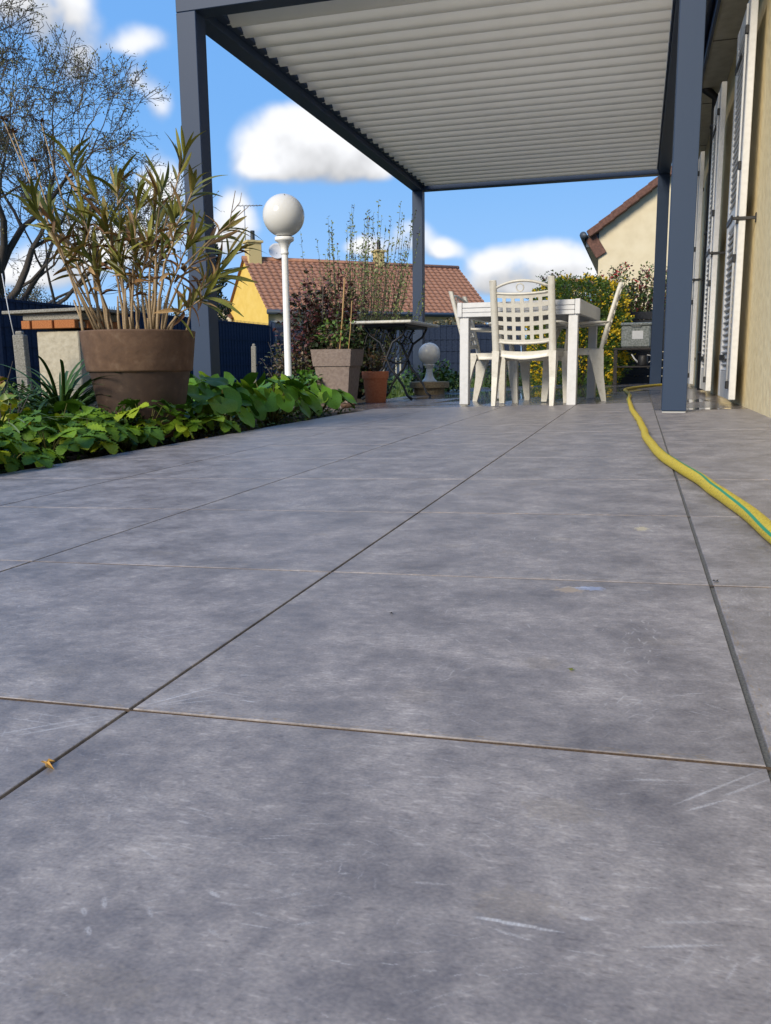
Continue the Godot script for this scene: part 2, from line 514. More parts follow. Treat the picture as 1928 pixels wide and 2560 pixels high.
const MARKS := [
	[1, -0.398, -0.597, -0.352, -0.658, 0.85, 1.2], [1, -0.392, -0.597, -0.345, -0.637, 0.7, 0.9], [1, -0.386, -0.600, -0.330, -0.628, 0.6, 0.8], [1, -0.366, -0.642, -0.312, -0.634, 0.6, 0.8], [1, -0.322, -0.626, -0.302, -0.625, 0.8, 1.1], [1, -0.395, -0.604, -0.372, -0.641, 0.5, 0.8],
	[4, -0.485, -0.520, -0.418, -0.575, 0.75, 1.2], [4, -0.470, -0.520, -0.405, -0.572, 0.65, 1.0], [4, -0.500, -0.552, -0.440, -0.548, 0.55, 0.8], [4, -0.490, -0.566, -0.452, -0.562, 0.5, 0.8], [4, -0.455, -0.530, -0.420, -0.562, 0.5, 0.8],
	[0, -0.072, -0.384, -0.026, -0.382, 0.75, 2.2], [0, -0.060, -0.377, -0.040, -0.372, 0.35, 1.4], [0, -0.020, -0.396, -0.012, -0.395, 0.6, 1.8], [0, 0.010, -0.380, 0.048, -0.391, 0.6, 1.3], [0, 0.018, -0.401, 0.050, -0.409, 0.35, 1.5], [0, -0.110, -0.405, -0.088, -0.408, 0.35, 1.4],
	[0, 0.028, -0.520, 0.090, -0.585, 0.65, 1.3], [0, 0.037, -0.516, 0.062, -0.536, 0.5, 1.5], [0, 0.060, -0.540, 0.093, -0.572, 0.4, 1.8], [0, 0.005, -0.552, 0.040, -0.556, 0.5, 1.1], [0, -0.002, -0.548, 0.020, -0.553, 0.4, 1.2], [0, 0.012, -0.546, 0.085, -0.560, 0.35, 0.7],
	[0, -0.268, -0.354, -0.262, -0.345, 0.5, 2.4], [0, -0.274, -0.343, -0.268, -0.337, 0.5, 2.4], [0, -0.215, -0.372, -0.206, -0.368, 0.5, 2.0], [0, -0.262, -0.330, -0.256, -0.324, 0.45, 2.2], [0, -0.240, -0.352, -0.233, -0.344, 0.4, 1.6], [0, -0.200, -0.343, -0.190, -0.338, 0.4, 1.5],
	[3, -0.520, -0.770, -0.455, -0.835, 0.5, 1.0], [3, -0.500, -0.765, -0.460, -0.800, 0.45, 0.9], [3, -0.465, -0.800, -0.448, -0.818, 0.6, 1.2], [3, -0.530, -0.740, -0.495, -0.775, 0.4, 0.8], [3, -0.445, -0.900, -0.415, -0.950, 0.45, 0.9], [3, -0.440, -0.870, -0.420, -0.905, 0.45, 0.9],
]
const CELL_TILE := [[-1, 0], [-1, 1], [-1, 2], [-2, 1], [-2, 0]]      # the tiles whose marks are their own

func cell_at(cell: int, x: float, z: float) -> Vector2:
	var t: Array = CELL_TILE[cell]
	var u: float = (x - (JOINT_X + t[0] * TILE)) / TILE
	var v: float = (JOINT_Z - t[1] * TILE - z) / TILE
	return Vector2(cell % 3 + u, cell / 3 + 1.0 - v) * CELL

func tile_mesh(x0: float, x1: float, z0: float, z1: float, cell: int, turn: int) -> ArrayMesh:
	# one slab, its top flush with the terrace plane, with a fine arris; z0 near, z1 far (more negative)
	var st := begin()
	var e := 0.0005
	var t := 0.02
	var uv := func(p: Vector3) -> Vector2:
		var u := clampf((p.x - x0) / TILE, 0.002, 0.998)
		var v := clampf((z0 - p.z) / TILE, 0.002, 0.998)
		for k in turn:
			var s := u
			u = 1.0 - v
			v = s
		return Vector2((cell % 3 + u) / 3.0, (cell / 3 + 1.0 - v) / 3.0)
	var P := func(x: float, y: float, z: float) -> Vector3: return Vector3(x, fy(x) + y, z)
	var top := [P.call(x0 + e, 0, z0 - e), P.call(x1 - e, 0, z0 - e), P.call(x1 - e, 0, z1 + e), P.call(x0 + e, 0, z1 + e)]
	var mid := [P.call(x0, -e, z0), P.call(x1, -e, z0), P.call(x1, -e, z1), P.call(x0, -e, z1)]
	var low := [P.call(x0, -t, z0), P.call(x1, -t, z0), P.call(x1, -t, z1), P.call(x0, -t, z1)]
	var face := func(q: Array) -> void:
		for k in [0, 2, 1, 0, 3, 2]:
			st.set_uv(uv.call(q[k]))
			st.add_vertex(q[k])
	face.call(top)
	for k in 4:
		var k2 := (k + 1) % 4
		face.call([mid[k], mid[k2], top[k2], top[k]])
		face.call([low[k], low[k2], mid[k2], mid[k]])
	st.generate_normals()
	st.generate_tangents()
	return st.commit()

func terrace() -> void:
	var T := tile_textures()
	var m := mat(Color.WHITE, 1.0)
	m.albedo_texture = T[0]
	m.normal_enabled = true
	m.normal_texture = T[1]
	m.normal_scale = 0.12
	m.roughness_texture = T[2]
	m.roughness_texture_channel = BaseMaterial3D.TEXTURE_CHANNEL_RED
	m.metallic_specular = 0.5
	M.tile = m
	# the far end has been hosed down: the same tile, wet
	var darker_tone: StandardMaterial3D = m.duplicate()
	darker_tone.albedo_color = Color(0.80, 0.80, 0.81)
	darker_tone.roughness = 0.5
	darker_tone.normal_scale = 0.05
	var root := holder("terrace")
	var near_gap := 0.0042
	rng.seed = 5
	var plain := [5, 6, 7, 8, 3]
	for r in range(-1, 24):
		for c in range(-5, 1):
			var x0 := JOINT_X + c * TILE
			var x1 := x0 + TILE
			var z0 := JOINT_Z - r * TILE
			var z1 := z0 - TILE
			x1 = minf(x1, WALL_X + 0.02)
			if c == -5:
				if r < 12: continue
			var cell: int = plain[rng.randi() % 5]
			var turn := rng.randi() % 4
			for k in CELL_TILE.size():
				if CELL_TILE[k][0] == c and CELL_TILE[k][1] == r:
					cell = k; turn = 0
			var g := near_gap * 0.5
			# the joint beside the house strip is wider
			var gl := 0.0028 if c == 0 else g
			var gr := 0.0028 if c == -1 else g
			var cut := x0
			if c == -4 and r < 12: cut = maxf(x0, -1.98)
			var o := put(tile_mesh(cut + gl, x1 - gr, z0 - 0.0024, z1 + 0.0024, cell, turn), "tile", darker_tone if r >= 13 or (r == 12 and c < 0) or (r >= 10 and c == 0) else m, root)
			o.position.y = R(-0.0003, 0.0003)
	# the paving goes on behind the viewer
	var rest := begin()
	var far_z := 9.0
	quad(rest, Vector3(-6.5, fy(-6.5) - 0.002, far_z), Vector3(WALL_X, fy(WALL_X) - 0.002, far_z), Vector3(WALL_X, fy(WALL_X) - 0.002, 0.412), Vector3(-6.5, fy(-6.5) - 0.002, 0.412))
	obj(rest, "paving", grained([[0.0, Color(0.14, 0.135, 0.135)], [0.5, Color(0.24, 0.23, 0.225)], [1.0, Color(0.36, 0.345, 0.33)]], 0.6, 0.7, 45, 0.02, 5), root)
	# the bed under the slabs, open in the long joints, sand in the cross joints
	var bed := begin()
	for q in [[-1.98, WALL_X + 0.1, 0.6, -6.09], [-2.42, WALL_X + 0.1, -6.09, -12.1]]:
		quad(bed, Vector3(q[0], fy(q[0]) - 0.012, q[2]), Vector3(q[1], fy(q[1]) - 0.012, q[2]), Vector3(q[1], fy(q[1]) - 0.012, q[3]), Vector3(q[0], fy(q[0]) - 0.012, q[3]))
		for e in [[q[0], q[2], q[0], q[3]]]:
			quad(bed, Vector3(e[0], fy(e[0]) - 0.14, e[3]), Vector3(e[0], fy(e[0]) - 0.14, e[1]), Vector3(e[0], fy(e[0]) - 0.012, e[1]), Vector3(e[0], fy(e[0]) - 0.012, e[3]))
	var dark := grained([[0.0, Color(0.022, 0.021, 0.022)], [0.5, Color(0.045, 0.043, 0.043)], [1.0, Color(0.075, 0.07, 0.066)]], 0.95, 6.0, 41, 0.05, 4)
	obj(bed, "screed", dark, root)
	var sand := grained([[0.0, Color(0.04, 0.022, 0.010)], [0.5, Color(0.085, 0.050, 0.026)], [1.0, Color(0.15, 0.095, 0.052)]], 0.95, 9.0, 42, 0.06, 4)
	var grey := grained([[0.0, Color(0.07, 0.07, 0.068)], [0.5, Color(0.115, 0.115, 0.11)], [1.0, Color(0.16, 0.155, 0.145)]], 0.95, 9.0, 43, 0.06, 4)
	for r in range(0, 24):
		var z := JOINT_Z - r * TILE
		var s := begin(true)
		var x0 := -1.96 if r < 13 else -2.38
		var n := 26
		for k in n:
			var xa := lerpf(x0, WALL_X, k / float(n))
			var xb := lerpf(x0, WALL_X, (k + 1.0) / n)
			var ya := fy(xa) - 0.0009 + 0.0003 * sin(xa * 9.0 + r)
			var yb := fy(xb) - 0.0009 + 0.0003 * sin(xb * 9.0 + r)
			quad(s, Vector3(xa, ya, z + 0.0026), Vector3(xb, yb, z + 0.0026), Vector3(xb, yb, z - 0.0026), Vector3(xa, ya, z - 0.0026))
		obj(s, "sand_joint", sand, root)
	var s2 := begin()
	var x := JOINT_X
	quad(s2, Vector3(x - 0.0030, fy(x) - 0.003, 0.4), Vector3(x + 0.0030, fy(x) - 0.003, 0.4), Vector3(x + 0.0030, fy(x) - 0.003, -12.0), Vector3(x - 0.0030, fy(x) - 0.003, -12.0))
	obj(s2, "grout_joint", grey, root)

func water_film(called: String, label: String, at: Vector2, r: Vector2, sd: int) -> void:
	# a puddle: a thin sheet of water with a ragged shore
	var n := noise(sd, 1.6, 3)
	var st := begin()
	var k := 44
	var ring := []
	for i in k:
		var a := TAU * i / k
		var f := 1.0 + 0.75 * n.get_noise_2d(cos(a) * 1.6, sin(a) * 1.6)
		var x := at.x + cos(a) * r.x * f
		var z := at.y - sin(a) * r.y * f
		ring.append(Vector3(x, fy(x) + 0.0022, z))
	var mid := Vector3(at.x, fy(at.x) + 0.0022, at.y)
	for i in k: tri(st, mid, ring[i], ring[(i + 1) % k])
	var o := obj(st, called, M.water)
	struct(o)

func extra_materials() -> void:
	M.glass = mat(Color(0.5, 0.6, 0.65, 0.12), 0.03)
	M.glass.transparency = BaseMaterial3D.TRANSPARENCY_ALPHA
	M.water = mat(Color(0.75, 0.8, 0.85, 0.10), 0.04)
	M.water.transparency = BaseMaterial3D.TRANSPARENCY_ALPHA
	M.soffit = grained([[0.0, Color(0.30, 0.29, 0.235)], [0.5, Color(0.36, 0.345, 0.285)], [1.0, Color(0.41, 0.395, 0.33)]], 0.7, 0.8, 51, 0.02, 4)
	M.soffit_dark = mat(lin(0.10, 0.095, 0.08), 0.8)
	M.lawn = grained([[0.0, Color(0.018, 0.030, 0.010)], [0.45, Color(0.036, 0.062, 0.017)], [0.7, Color(0.05, 0.085, 0.022)], [1.0, Color(0.085, 0.10, 0.035)]], 0.95, 0.5, 52, 0.05, 5)

func ground() -> void:
	var st := begin(true)
	var n := 40
	for i in n:
		for j in n:
			var P := func(a: int, b: int) -> Vector3:
				var x := -150.0 + 300.0 * a / n
				var z := 60.0 - 320.0 * b / n
				return Vector3(x, -0.22, z)
			quad(st, P.call(i, j), P.call(i + 1, j), P.call(i + 1, j + 1), P.call(i, j + 1))
	struct(obj(st, "ground", M.lawn))
	var nz := noise(61, 0.9, 4)
	var s := begin(true)
	for i in 44:
		for j in 90:
			var P := func(a: int, b: int) -> Vector3:
				var x := -5.6 + 3.62 * a / 44.0
				var z := 0.40 - 9.9 * b / 90.0
				var edge := clampf((x + 5.6) / 0.8, 0.0, 1.0) * clampf((z + 9.5) / 0.8, 0.0, 1.0)
				return Vector3(x, lerpf(-0.24, -0.085 + 0.05 * nz.get_noise_2d(x * 1.5, z * 1.5) - 0.03 * clampf((x + 2.2) / 0.2, 0, 1), edge), z)
			quad(s, P.call(i, j), P.call(i + 1, j), P.call(i + 1, j + 1), P.call(i, j + 1))
	struct(obj(s, "flower_bed", M.soil))

# ---------------------------------------------------------------- pergola
func pergola() -> void:
	var t := thing("pergola", "anthracite metal pergola with a closed white louvre roof over the terrace", "pergola")
	var w := 0.125
	var xl := -2.675 + w * 0.5
	var xr := 0.128 + w * 0.5
	var zf := -4.825 - w * 0.5
	var zb := -10.42 + w * 0.5
	var top := 2.317
	var bh := 0.2
	for p in [[xl, zf], [xr, zf], [xl, zb], [xr, zb]]:
		var f := fy(p[0])
		var st := begin()
		box(st, Vector3(p[0], (f + top) * 0.5 + 0.004, p[1]), Vector3(w, top - f - 0.012, w), 0.003)
		var o := obj(st, "post", M.anthracite, t)
		var s2 := begin()
		box(s2, Vector3(p[0], f + 0.004, p[1]), Vector3(w - 0.004, 0.008, w - 0.004), 0.001)
		obj(s2, "foot_plate", M.zinc_pale, o)
	# beams sit on the posts; a fine seam stays between them
	var yb := top + bh * 0.5
	for s in [[Vector3((xl + xr) * 0.5, yb, zf), Vector3(xr - xl + w, bh, w)], [Vector3((xl + xr) * 0.5, yb, zb), Vector3(xr - xl + w, bh, w)]]:
		var st := begin()
		box(st, s[0], s[1], 0.003)
		obj(st, "beam", M.anthracite, t)
	for x in [xl, xr]:
		var st := begin()
		box(st, Vector3(x, yb, (zf + zb) * 0.5), Vector3(w, bh, zf - zb - w - 0.002), 0.003)
		obj(st, "beam", M.anthracite, t)
	# inner gutter rails that carry the blades
	for s in [-1, 1]:
		var x: float = xl + w * 0.5 + 0.028 if s < 0 else xr - w * 0.5 - 0.008
		var wd: float = 0.056 if s < 0 else 0.016
		var st := begin()
		box(st, Vector3(x, top + 0.072, (zf + zb) * 0.5), Vector3(wd, 0.05, zf - zb - w - 0.004), 0.003)
		obj(st, "gutter_rail", M.anthracite, t)
	var x0 := xl + w * 0.5 + 0.052
	var x1 := xr - w * 0.5 - 0.018
	# one blade: a hollow profile that dips towards its far lip (z, y from the near edge)
	var prof := PackedVector2Array([Vector2(-0.006, 0.104), Vector2(0.004, 0.097), Vector2(0.020, 0.088), Vector2(0.045, 0.073), Vector2(0.075, 0.053), Vector2(0.105, 0.031), Vector2(0.128, 0.014), Vector2(0.142, 0.006), Vector2(0.154, 0.001), Vector2(0.163, 0.002), Vector2(0.169, 0.008), Vector2(0.169, 0.018), Vector2(0.163, 0.028), Vector2(0.130, 0.048), Vector2(0.090, 0.076), Vector2(0.045, 0.102), Vector2(0.010, 0.116), Vector2(-0.006, 0.114)])
	var pitch := 0.1856
	var z0 := -4.862
	# flat ends, smooth skin
	var sk := begin(true)
	var n := prof.size()
	for i in n:
		var a := prof[i]; var b := prof[(i + 1) % n]
		quad(sk, Vector3(x0, a.y, -a.x), Vector3(x0, b.y, -b.x), Vector3(x1, b.y, -b.x), Vector3(x1, a.y, -a.x))
	var skin := mesh_of(sk)
	var caps := begin()
	var idx := Geometry2D.triangulate_polygon(prof)
	for i in range(0, idx.size(), 3):
		for x in [x0, x1]:
			tri(caps, Vector3(x, prof[idx[i]].y, -prof[idx[i]].x), Vector3(x, prof[idx[i + 1]].y, -prof[idx[i + 1]].x), Vector3(x, prof[idx[i + 2]].y, -prof[idx[i + 2]].x))
	var both := SurfaceTool.new()
	both.begin(Mesh.PRIMITIVE_TRIANGLES)
	both.append_from(skin, 0, Transform3D.IDENTITY)
	both.append_from(mesh_of(caps), 0, Transform3D.IDENTITY)
	var bmesh := both.commit()
	rng.seed = 12
	for k in 29:
		var z := z0 - k * pitch
		if z - 0.19 < zb + w * 0.5: break
		var o := put(bmesh, "louvre", M.louvre, t, Transform3D(Basis(Vector3.RIGHT, R(-0.006, 0.006)), Vector3(0, top + 0.030 + R(-0.001, 0.001), z)))
		# the pivot pin at the left end
		var s := begin(true)
		tube(s, [Vector3(x0 - 0.03, 0.024, -0.15), Vector3(x0 + 0.002, 0.024, -0.15)], [0.009], 10)
		obj(s, "pivot", M.louvre, o)

# ---------------------------------------------------------------- the house on the right
func house() -> void:
	var t := thing("house", "rendered ochre house wall with louvred white shutters beside the terrace", "house")
	var st := begin()
	var th := 0.3
	# wall in pieces round two openings: [z near, z far, y0, y1]
	var o1 := [-6.05, -6.87]
	var o2 := [-8.10, -9.00]
	for q in [[9.0, o1[0], -0.1, 2.5], [o1[1], o2[0], -0.1, 2.5], [o2[1], -10.75, -0.1, 2.5], [o1[0], o1[1], 2.12, 2.5], [o2[0], o2[1], 2.12, 2.5], [o1[0], o1[1], -0.1, 0.035], [o2[0], o2[1], -0.1, 0.035]]:
		box(st, Vector3(WALL_X + th * 0.5, (q[2] + q[3]) * 0.5, (q[0] + q[1]) * 0.5), Vector3(th, q[3] - q[2], q[0] - q[1]))
	obj(st, "wall", M.render, t)
	for q in [[o1[0], o1[1]], [o2[0], o2[1]]]:
		var d := begin()
		var zc: float = (q[0] + q[1]) * 0.5
		var hw: float = (q[0] - q[1]) * 0.5
		for e in [-1, 1]:
			box(d, Vector3(WALL_X + 0.20, 1.08, zc + e * (hw - 0.035)), Vector3(0.06, 2.08, 0.07), 0.004)
		box(d, Vector3(WALL_X + 0.20, 2.085, zc), Vector3(0.06, 0.07, hw * 2 - 0.14), 0.004)
		box(d, Vector3(WALL_X + 0.20, 0.09, zc), Vector3(0.06, 0.11, hw * 2 - 0.14), 0.004)
		var f := obj(d, "french_door", M.white, t)
		var g := begin()
		box(g, Vector3(WALL_X + 0.205, 1.1, zc), Vector3(0.006, 1.9, hw * 2 - 0.15))
		obj(g, "pane", M.glass, f)
	var back := begin()
	box(back, Vector3(WALL_X + 1.8, 1.2, -4.1), Vector3(0.1, 2.6, 13.2))
	box(back, Vector3(WALL_X + 0.95, -0.06, -4.1), Vector3(1.6, 0.08, 13.2))
	obj(back, "inner_wall", M.render, t)
	# eaves: boarded soffit, fascia, gutter, tiled slope
	var s := begin()
	box(s, Vector3((0.405 + WALL_X + 1.9) * 0.5, 2.515, -4.1), Vector3(WALL_X + 1.9 - 0.405, 0.03, 13.4), 0.002)
	var soff := obj(s, "soffit", M.soffit, t)
	for z in range(0, 6):
		var b := begin()
		box(b, Vector3((0.41 + WALL_X) * 0.5, 2.4985, -2.2 - z * 1.55), Vector3(WALL_X - 0.42, 0.003, 0.012))
		obj(b, "board_joint", M.soffit_dark, soff)
	var fa := begin()
	box(fa, Vector3(0.393, 2.545, -4.1), Vector3(0.02, 0.16, 13.4), 0.002)
	obj(fa, "fascia", M.anthracite, t)
	var gu := begin(true)
	tube(gu, [Vector3(0.335, 2.58, 2.6), Vector3(0.335, 2.58, -10.8)], [0.05], 12)
	obj(gu, "gutter", M.anthracite, t)
	var ro := begin()
	box(ro, Vector3(1.62, 3.34, -4.1), Vector3(2.7, 0.06, 13.6), 0.0, Basis(Vector3.BACK, deg_to_rad(32)))
	obj(ro, "roof", M.dark_tile, t)
	# shutters, hinged back against the wall: [x of outer face, z near, width]
	for q in [[0.505, -5.30, 0.70], [0.493, -6.90, 0.68], [0.490, -9.02, 0.70]]:
		shutter(t, q[0], q[1], q[2])
	# dark downpipe between the two windows
	var dp := begin(true)
	tube(dp, [Vector3(0.535, 0.03, -7.98), Vector3(0.535, 2.42, -7.98), Vector3(0.45, 2.5, -7.98), Vector3(0.36, 2.56, -7.98)], [0.036], 14)
	var pipe := obj(dp, "downpipe", M.black, t)
	for y in [0.35, 1.35, 2.2]:
		var c := begin(true)
		lathe(c, [[0.037, -0.012], [0.043, -0.012], [0.043, 0.012], [0.037, 0.012]], 16, Vector3(0.535, y, -7.98))
		obj(c, "pipe_clip", M.black, pipe)

func shutter(house_node: Node3D, x: float, zn: float, wide: float) -> void:
	var th := 0.037
	var y0 := 0.055
	var y1 := 2.24
	var xc := x + th * 0.5
	var zf := zn - wide
	var st := begin()
	var sw := 0.085
	for z in [zn - sw * 0.5, zf + sw * 0.5]:
		box(st, Vector3(xc, (y0 + y1) * 0.5, z), Vector3(th, y1 - y0, sw), 0.003)
	for q in [[y0, 0.16], [1.06, 0.11], [y1 - 0.11, 0.11]]:
		box(st, Vector3(xc, q[0] + q[1] * 0.5, zn - wide * 0.5), Vector3(th - 0.004, q[1], wide - 2 * sw), 0.003)
	var fr := obj(st, "shutter", M.shutter, house_node)
	var sl := begin()
	box(sl, Vector3.ZERO, Vector3(0.044, 0.008, wide - 2 * sw - 0.002), 0.002)
	var slat := mesh_of(sl)
	for span in [[y0 + 0.16, 1.06], [1.17, y1 - 0.11]]:
		var n := int((span[1] - span[0]) / 0.036)
		for k in n:
			var y: float = span[0] + (span[1] - span[0]) * (k + 0.5) / n
			put(slat, "slat", M.shutter, fr, Transform3D(Basis(Vector3.BACK, deg_to_rad(42)), Vector3(xc, y, zn - wide * 0.5)))
	# strap hinges, lock bar and the stay that holds it to the wall
	for y in [0.30, 1.12, 2.02]:
		var b := begin()
		box(b, Vector3(x - 0.003, y, zn - wide + 0.17), Vector3(0.006, 0.034, 0.30), 0.001)
		box(b, Vector3(x + 0.045, y, zf - 0.01), Vector3(0.085, 0.034, 0.02), 0.001)
		obj(b, "hinge", M.black, fr)
	var bar := begin(true)
	tube(bar, [Vector3(x - 0.011, y0 + 0.10, zn - sw * 0.55), Vector3(x - 0.011, y1 - 0.06, zn - sw * 0.55)], [0.006], 8)
	obj(bar, "lock_bar", M.shutter, fr)
	for y in [0.14, 0.85, 1.35, 2.05]:
		var c := begin()
		box(c, Vector3(x - 0.009, y, zn - sw * 0.55), Vector3(0.018, 0.045, 0.03), 0.003)
		obj(c, "bar_guide", M.black, fr)
	var stay := begin()
	box(stay, Vector3(x + 0.03, 1.06, zn + 0.006), Vector3(0.125, 0.017, 0.010), 0.002)
	box(stay, Vector3(x - 0.006, 1.055, zn - 0.02), Vector3(0.010, 0.04, 0.05), 0.002)
	box(stay, Vector3(WALL_X - 0.003, 1.06, zn + 0.006), Vector3(0.006, 0.05, 0.03), 0.001)
	obj(stay, "stay", M.black, fr)

# ---------------------------------------------------------------- garden furniture
func add_chair(label: String, at: Vector3, turn: float) -> void:
	# moulded plastic armchair, facing -z, origin on the floor between the rear feet
	var t := thing("garden_chair", label, "chair", at, turn, "white plastic armchairs round the table")
	var sh := 0.39
	var half := 0.198
	# recline: the back leans away (+z) above the seat
	var lean := func(y: float) -> float: return 0.0 if y < sh else pow((y - sh) / 0.47, 1.1) * 0.125
	# uprights
	for s in [-1, 1]:
		var st := begin(true)
		var top := 0.862 if s > 0 else 0.85
		var n := 9
		for i in n:
			var ya := lerpf(sh - 0.06, top, i / float(n))
			var yb := lerpf(sh - 0.06, top, (i + 1.0) / n)
			_slice(st, s * half, ya, yb, lean.call(ya), lean.call(yb), 0.046 - 0.006 * (ya - sh), 0.046 - 0.006 * (yb - sh), 0.028)
		box(st, Vector3(s * half, top + 0.001, lean.call(top)), Vector3(0.044, 0.004, 0.028), 0.0015)
		obj(st, "upright", M.plastic, t)
		# rear leg: broad at the seat seen from the side, tapering to the foot and splayed back
		var rl := begin()
		var side := PackedVector2Array([Vector2(0.017, sh - 0.01), Vector2(0.022, 0.20), Vector2(0.048, 0.0), Vector2(0.012, 0.0), Vector2(-0.030, 0.14), Vector2(-0.062, 0.27), Vector2(-0.090, sh - 0.035), Vector2(-0.085, sh - 0.01)])
		var px: float = s * half
		prism(rl, side, func(z: float, y: float, x: float) -> Vector3: return Vector3(px + (x + s * 0.012 * (1.0 - y / sh)) * (0.55 + 0.45 * y / sh), y, z), -0.026, 0.026)
		obj(rl, "leg", M.plastic, t)
		# front leg runs up into the arm support
		var fl := begin()
		var fr := PackedVector2Array([Vector2(-0.425, 0.0), Vector2(-0.385, 0.0), Vector2(-0.355, 0.20), Vector2(-0.335, sh - 0.01), Vector2(-0.415, sh - 0.01), Vector2(-0.418, 0.2)])
		var qx: float = s * 0.232
		prism(fl, fr, func(z: float, y: float, x: float) -> Vector3: return Vector3(qx + x * (0.7 + 0.3 * y / sh) + s * 0.008 * (1.0 - y / sh), y, z), -0.028, 0.028)
		obj(fl, "leg", M.plastic, t)
		var su := begin(true)
		tube(su, [Vector3(s * 0.232, sh - 0.02, -0.375), Vector3(s * 0.240, sh + 0.08, -0.362), Vector3(s * 0.252, 0.545, -0.335)], [0.022, 0.019, 0.022], 10, true, 0.7)
		obj(su, "arm_support", M.plastic, t)
		var ar := begin(true)
		var arm := [Vector3(s * 0.205, 0.575, 0.045), Vector3(s * 0.238, 0.573, -0.02), Vector3(s * 0.256, 0.568, -0.14), Vector3(s * 0.258, 0.563, -0.27), Vector3(s * 0.252, 0.556, -0.37), Vector3(s * 0.245, 0.545, -0.40)]
		tube(ar, arm, [0.018, 0.024, 0.029, 0.031, 0.030, 0.022], 12, true, 0.42)
		obj(ar, "armrest", M.plastic, t)
	# seat: a dished plate with a rolled rim
	var se := begin(true)
	var N := 10
	var P := func(i: int, j: int, low: float) -> Vector3:
		var u := i / float(N) * 2.0 - 1.0
		var v := j / float(N)
		var w := lerpf(0.188, 0.225, v)
		var z := lerpf(-0.012, -0.43, v)
		var y := sh - 0.030 * (1.0 - u * u) * sin(PI * minf(v * 0.9 + 0.15, 1.0)) - (0.028 * maxf(0.0, v - 0.86) / 0.14)
		return Vector3(u * w, y - low, z)
	for i in N:
		for j in N:
			quad(se, P.call(i, j, 0), P.call(i + 1, j, 0), P.call(i + 1, j + 1, 0), P.call(i, j + 1, 0))
			quad(se, P.call(i, j + 1, 0.007), P.call(i + 1, j + 1, 0.007), P.call(i + 1, j, 0.007), P.call(i, j, 0.007))
	for i in N:
		quad(se, P.call(i, 0, 0.055 - 0.01 * absf(i - 4.5) / 4.5), P.call(i + 1, 0, 0.055 - 0.01 * absf(i - 3.5) / 4.5), P.call(i + 1, 0, 0), P.call(i, 0, 0))
		quad(se, P.call(i, N, 0), P.call(i + 1, N, 0), P.call(i + 1, N, 0.05), P.call(i, N, 0.05))
		quad(se, P.call(0, i, 0.05), P.call(0, i, 0), P.call(0, i + 1, 0), P.call(0, i + 1, 0.05))
		quad(se, P.call(N, i, 0), P.call(N, i, 0.05), P.call(N, i + 1, 0.05), P.call(N, i + 1, 0))
	obj(se, "seat", M.plastic, t)
	# lattice panel: a bent sheet with six by five square holes
	var cols := []
	var rows := []
	for k in 6:
		cols.append(-0.176 + k * 0.0625 if k == 0 else -0.1716 + k * 0.0617)
	var ux := [-0.179]
	for k in 6:
		var c := -0.1545 + k * 0.0617
		ux.append(c - 0.0185 if k > 0 else -0.1735)
		ux.append(c + 0.0185 if k < 5 else 0.1735)
	ux.append(0.179)
	var vy := [0.445]
	for k in 5:
		var c := 0.483 + k * 0.0602
		vy.append(c - 0.0162); vy.append(c + 0.0162)
	vy.append(0.768)
	var bk := begin()
	var Q := func(x: float, y: float, d: float) -> Vector3:
		var sag := 0.012 * (1.0 - pow(x / 0.18, 2.0))        # bars sag in the middle
		return Vector3(x, y - sag, lean.call(y) + 0.020 * (1.0 - pow(x / 0.18, 2.0)) + d - 0.002)
	var th := 0.004
	for i in ux.size() - 1:
		for j in vy.size() - 1:
			if i % 2 == 1 and j % 2 == 1: continue
			var steps := 1
			quad(bk, Q.call(ux[i], vy[j], th), Q.call(ux[i + 1], vy[j], th), Q.call(ux[i + 1], vy[j + 1], th), Q.call(ux[i], vy[j + 1], th))
			quad(bk, Q.call(ux[i], vy[j + 1], -th), Q.call(ux[i + 1], vy[j + 1], -th), Q.call(ux[i + 1], vy[j], -th), Q.call(ux[i], vy[j], -th))
	for i in range(1, ux.size() - 1, 2):
		for j in range(1, vy.size() - 1, 2):
			var q := [[ux[i], vy[j]], [ux[i + 1], vy[j]], [ux[i + 1], vy[j + 1]], [ux[i], vy[j + 1]]]
			for k in 4:
				var a: Array = q[k]; var b: Array = q[(k + 1) % 4]
				quad(bk, Q.call(b[0], b[1], th), Q.call(a[0], a[1], th), Q.call(a[0], a[1], -th), Q.call(b[0], b[1], -th))
	var back := obj(bk, "backrest", M.plastic, t)
	for y in [0.443, 0.770]:
		var rim := begin(true)
		var line := []
		for k in 13:
			var x := lerpf(-0.180, 0.180, k / 12.0)
			line.append(Q.call(x, y, 0.002))
		tube(rim, line, [0.0105], 8, true, 0.8)
		obj(rim, "rim", M.plastic, back)
	# crest rail, arched, with a ring under it
	var cr := begin(true)
	var arch := []
	for k in 15:
		var u := k / 14.0 * 2.0 - 1.0
		var y := 0.803 + 0.040 * (1.0 - u * u)
		arch.append(Vector3(u * 0.180, y, lean.call(y) + 0.018 * (1.0 - u * u)))
	tube(cr, arch, [0.0125], 10, true, 0.75)
	var crest := obj(cr, "crest_rail", M.plastic, t)
	var rg := begin(true)
	var ring := []
	for k in 21:
		var a := TAU * k / 20.0
		var y := 0.800 + sin(a) * 0.025
		ring.append(Vector3(-0.010 + cos(a) * 0.025, y, lean.call(y) + 0.018))
	tube(rg, ring, [0.0045], 6, false)
	obj(rg, "ring", M.plastic, crest)

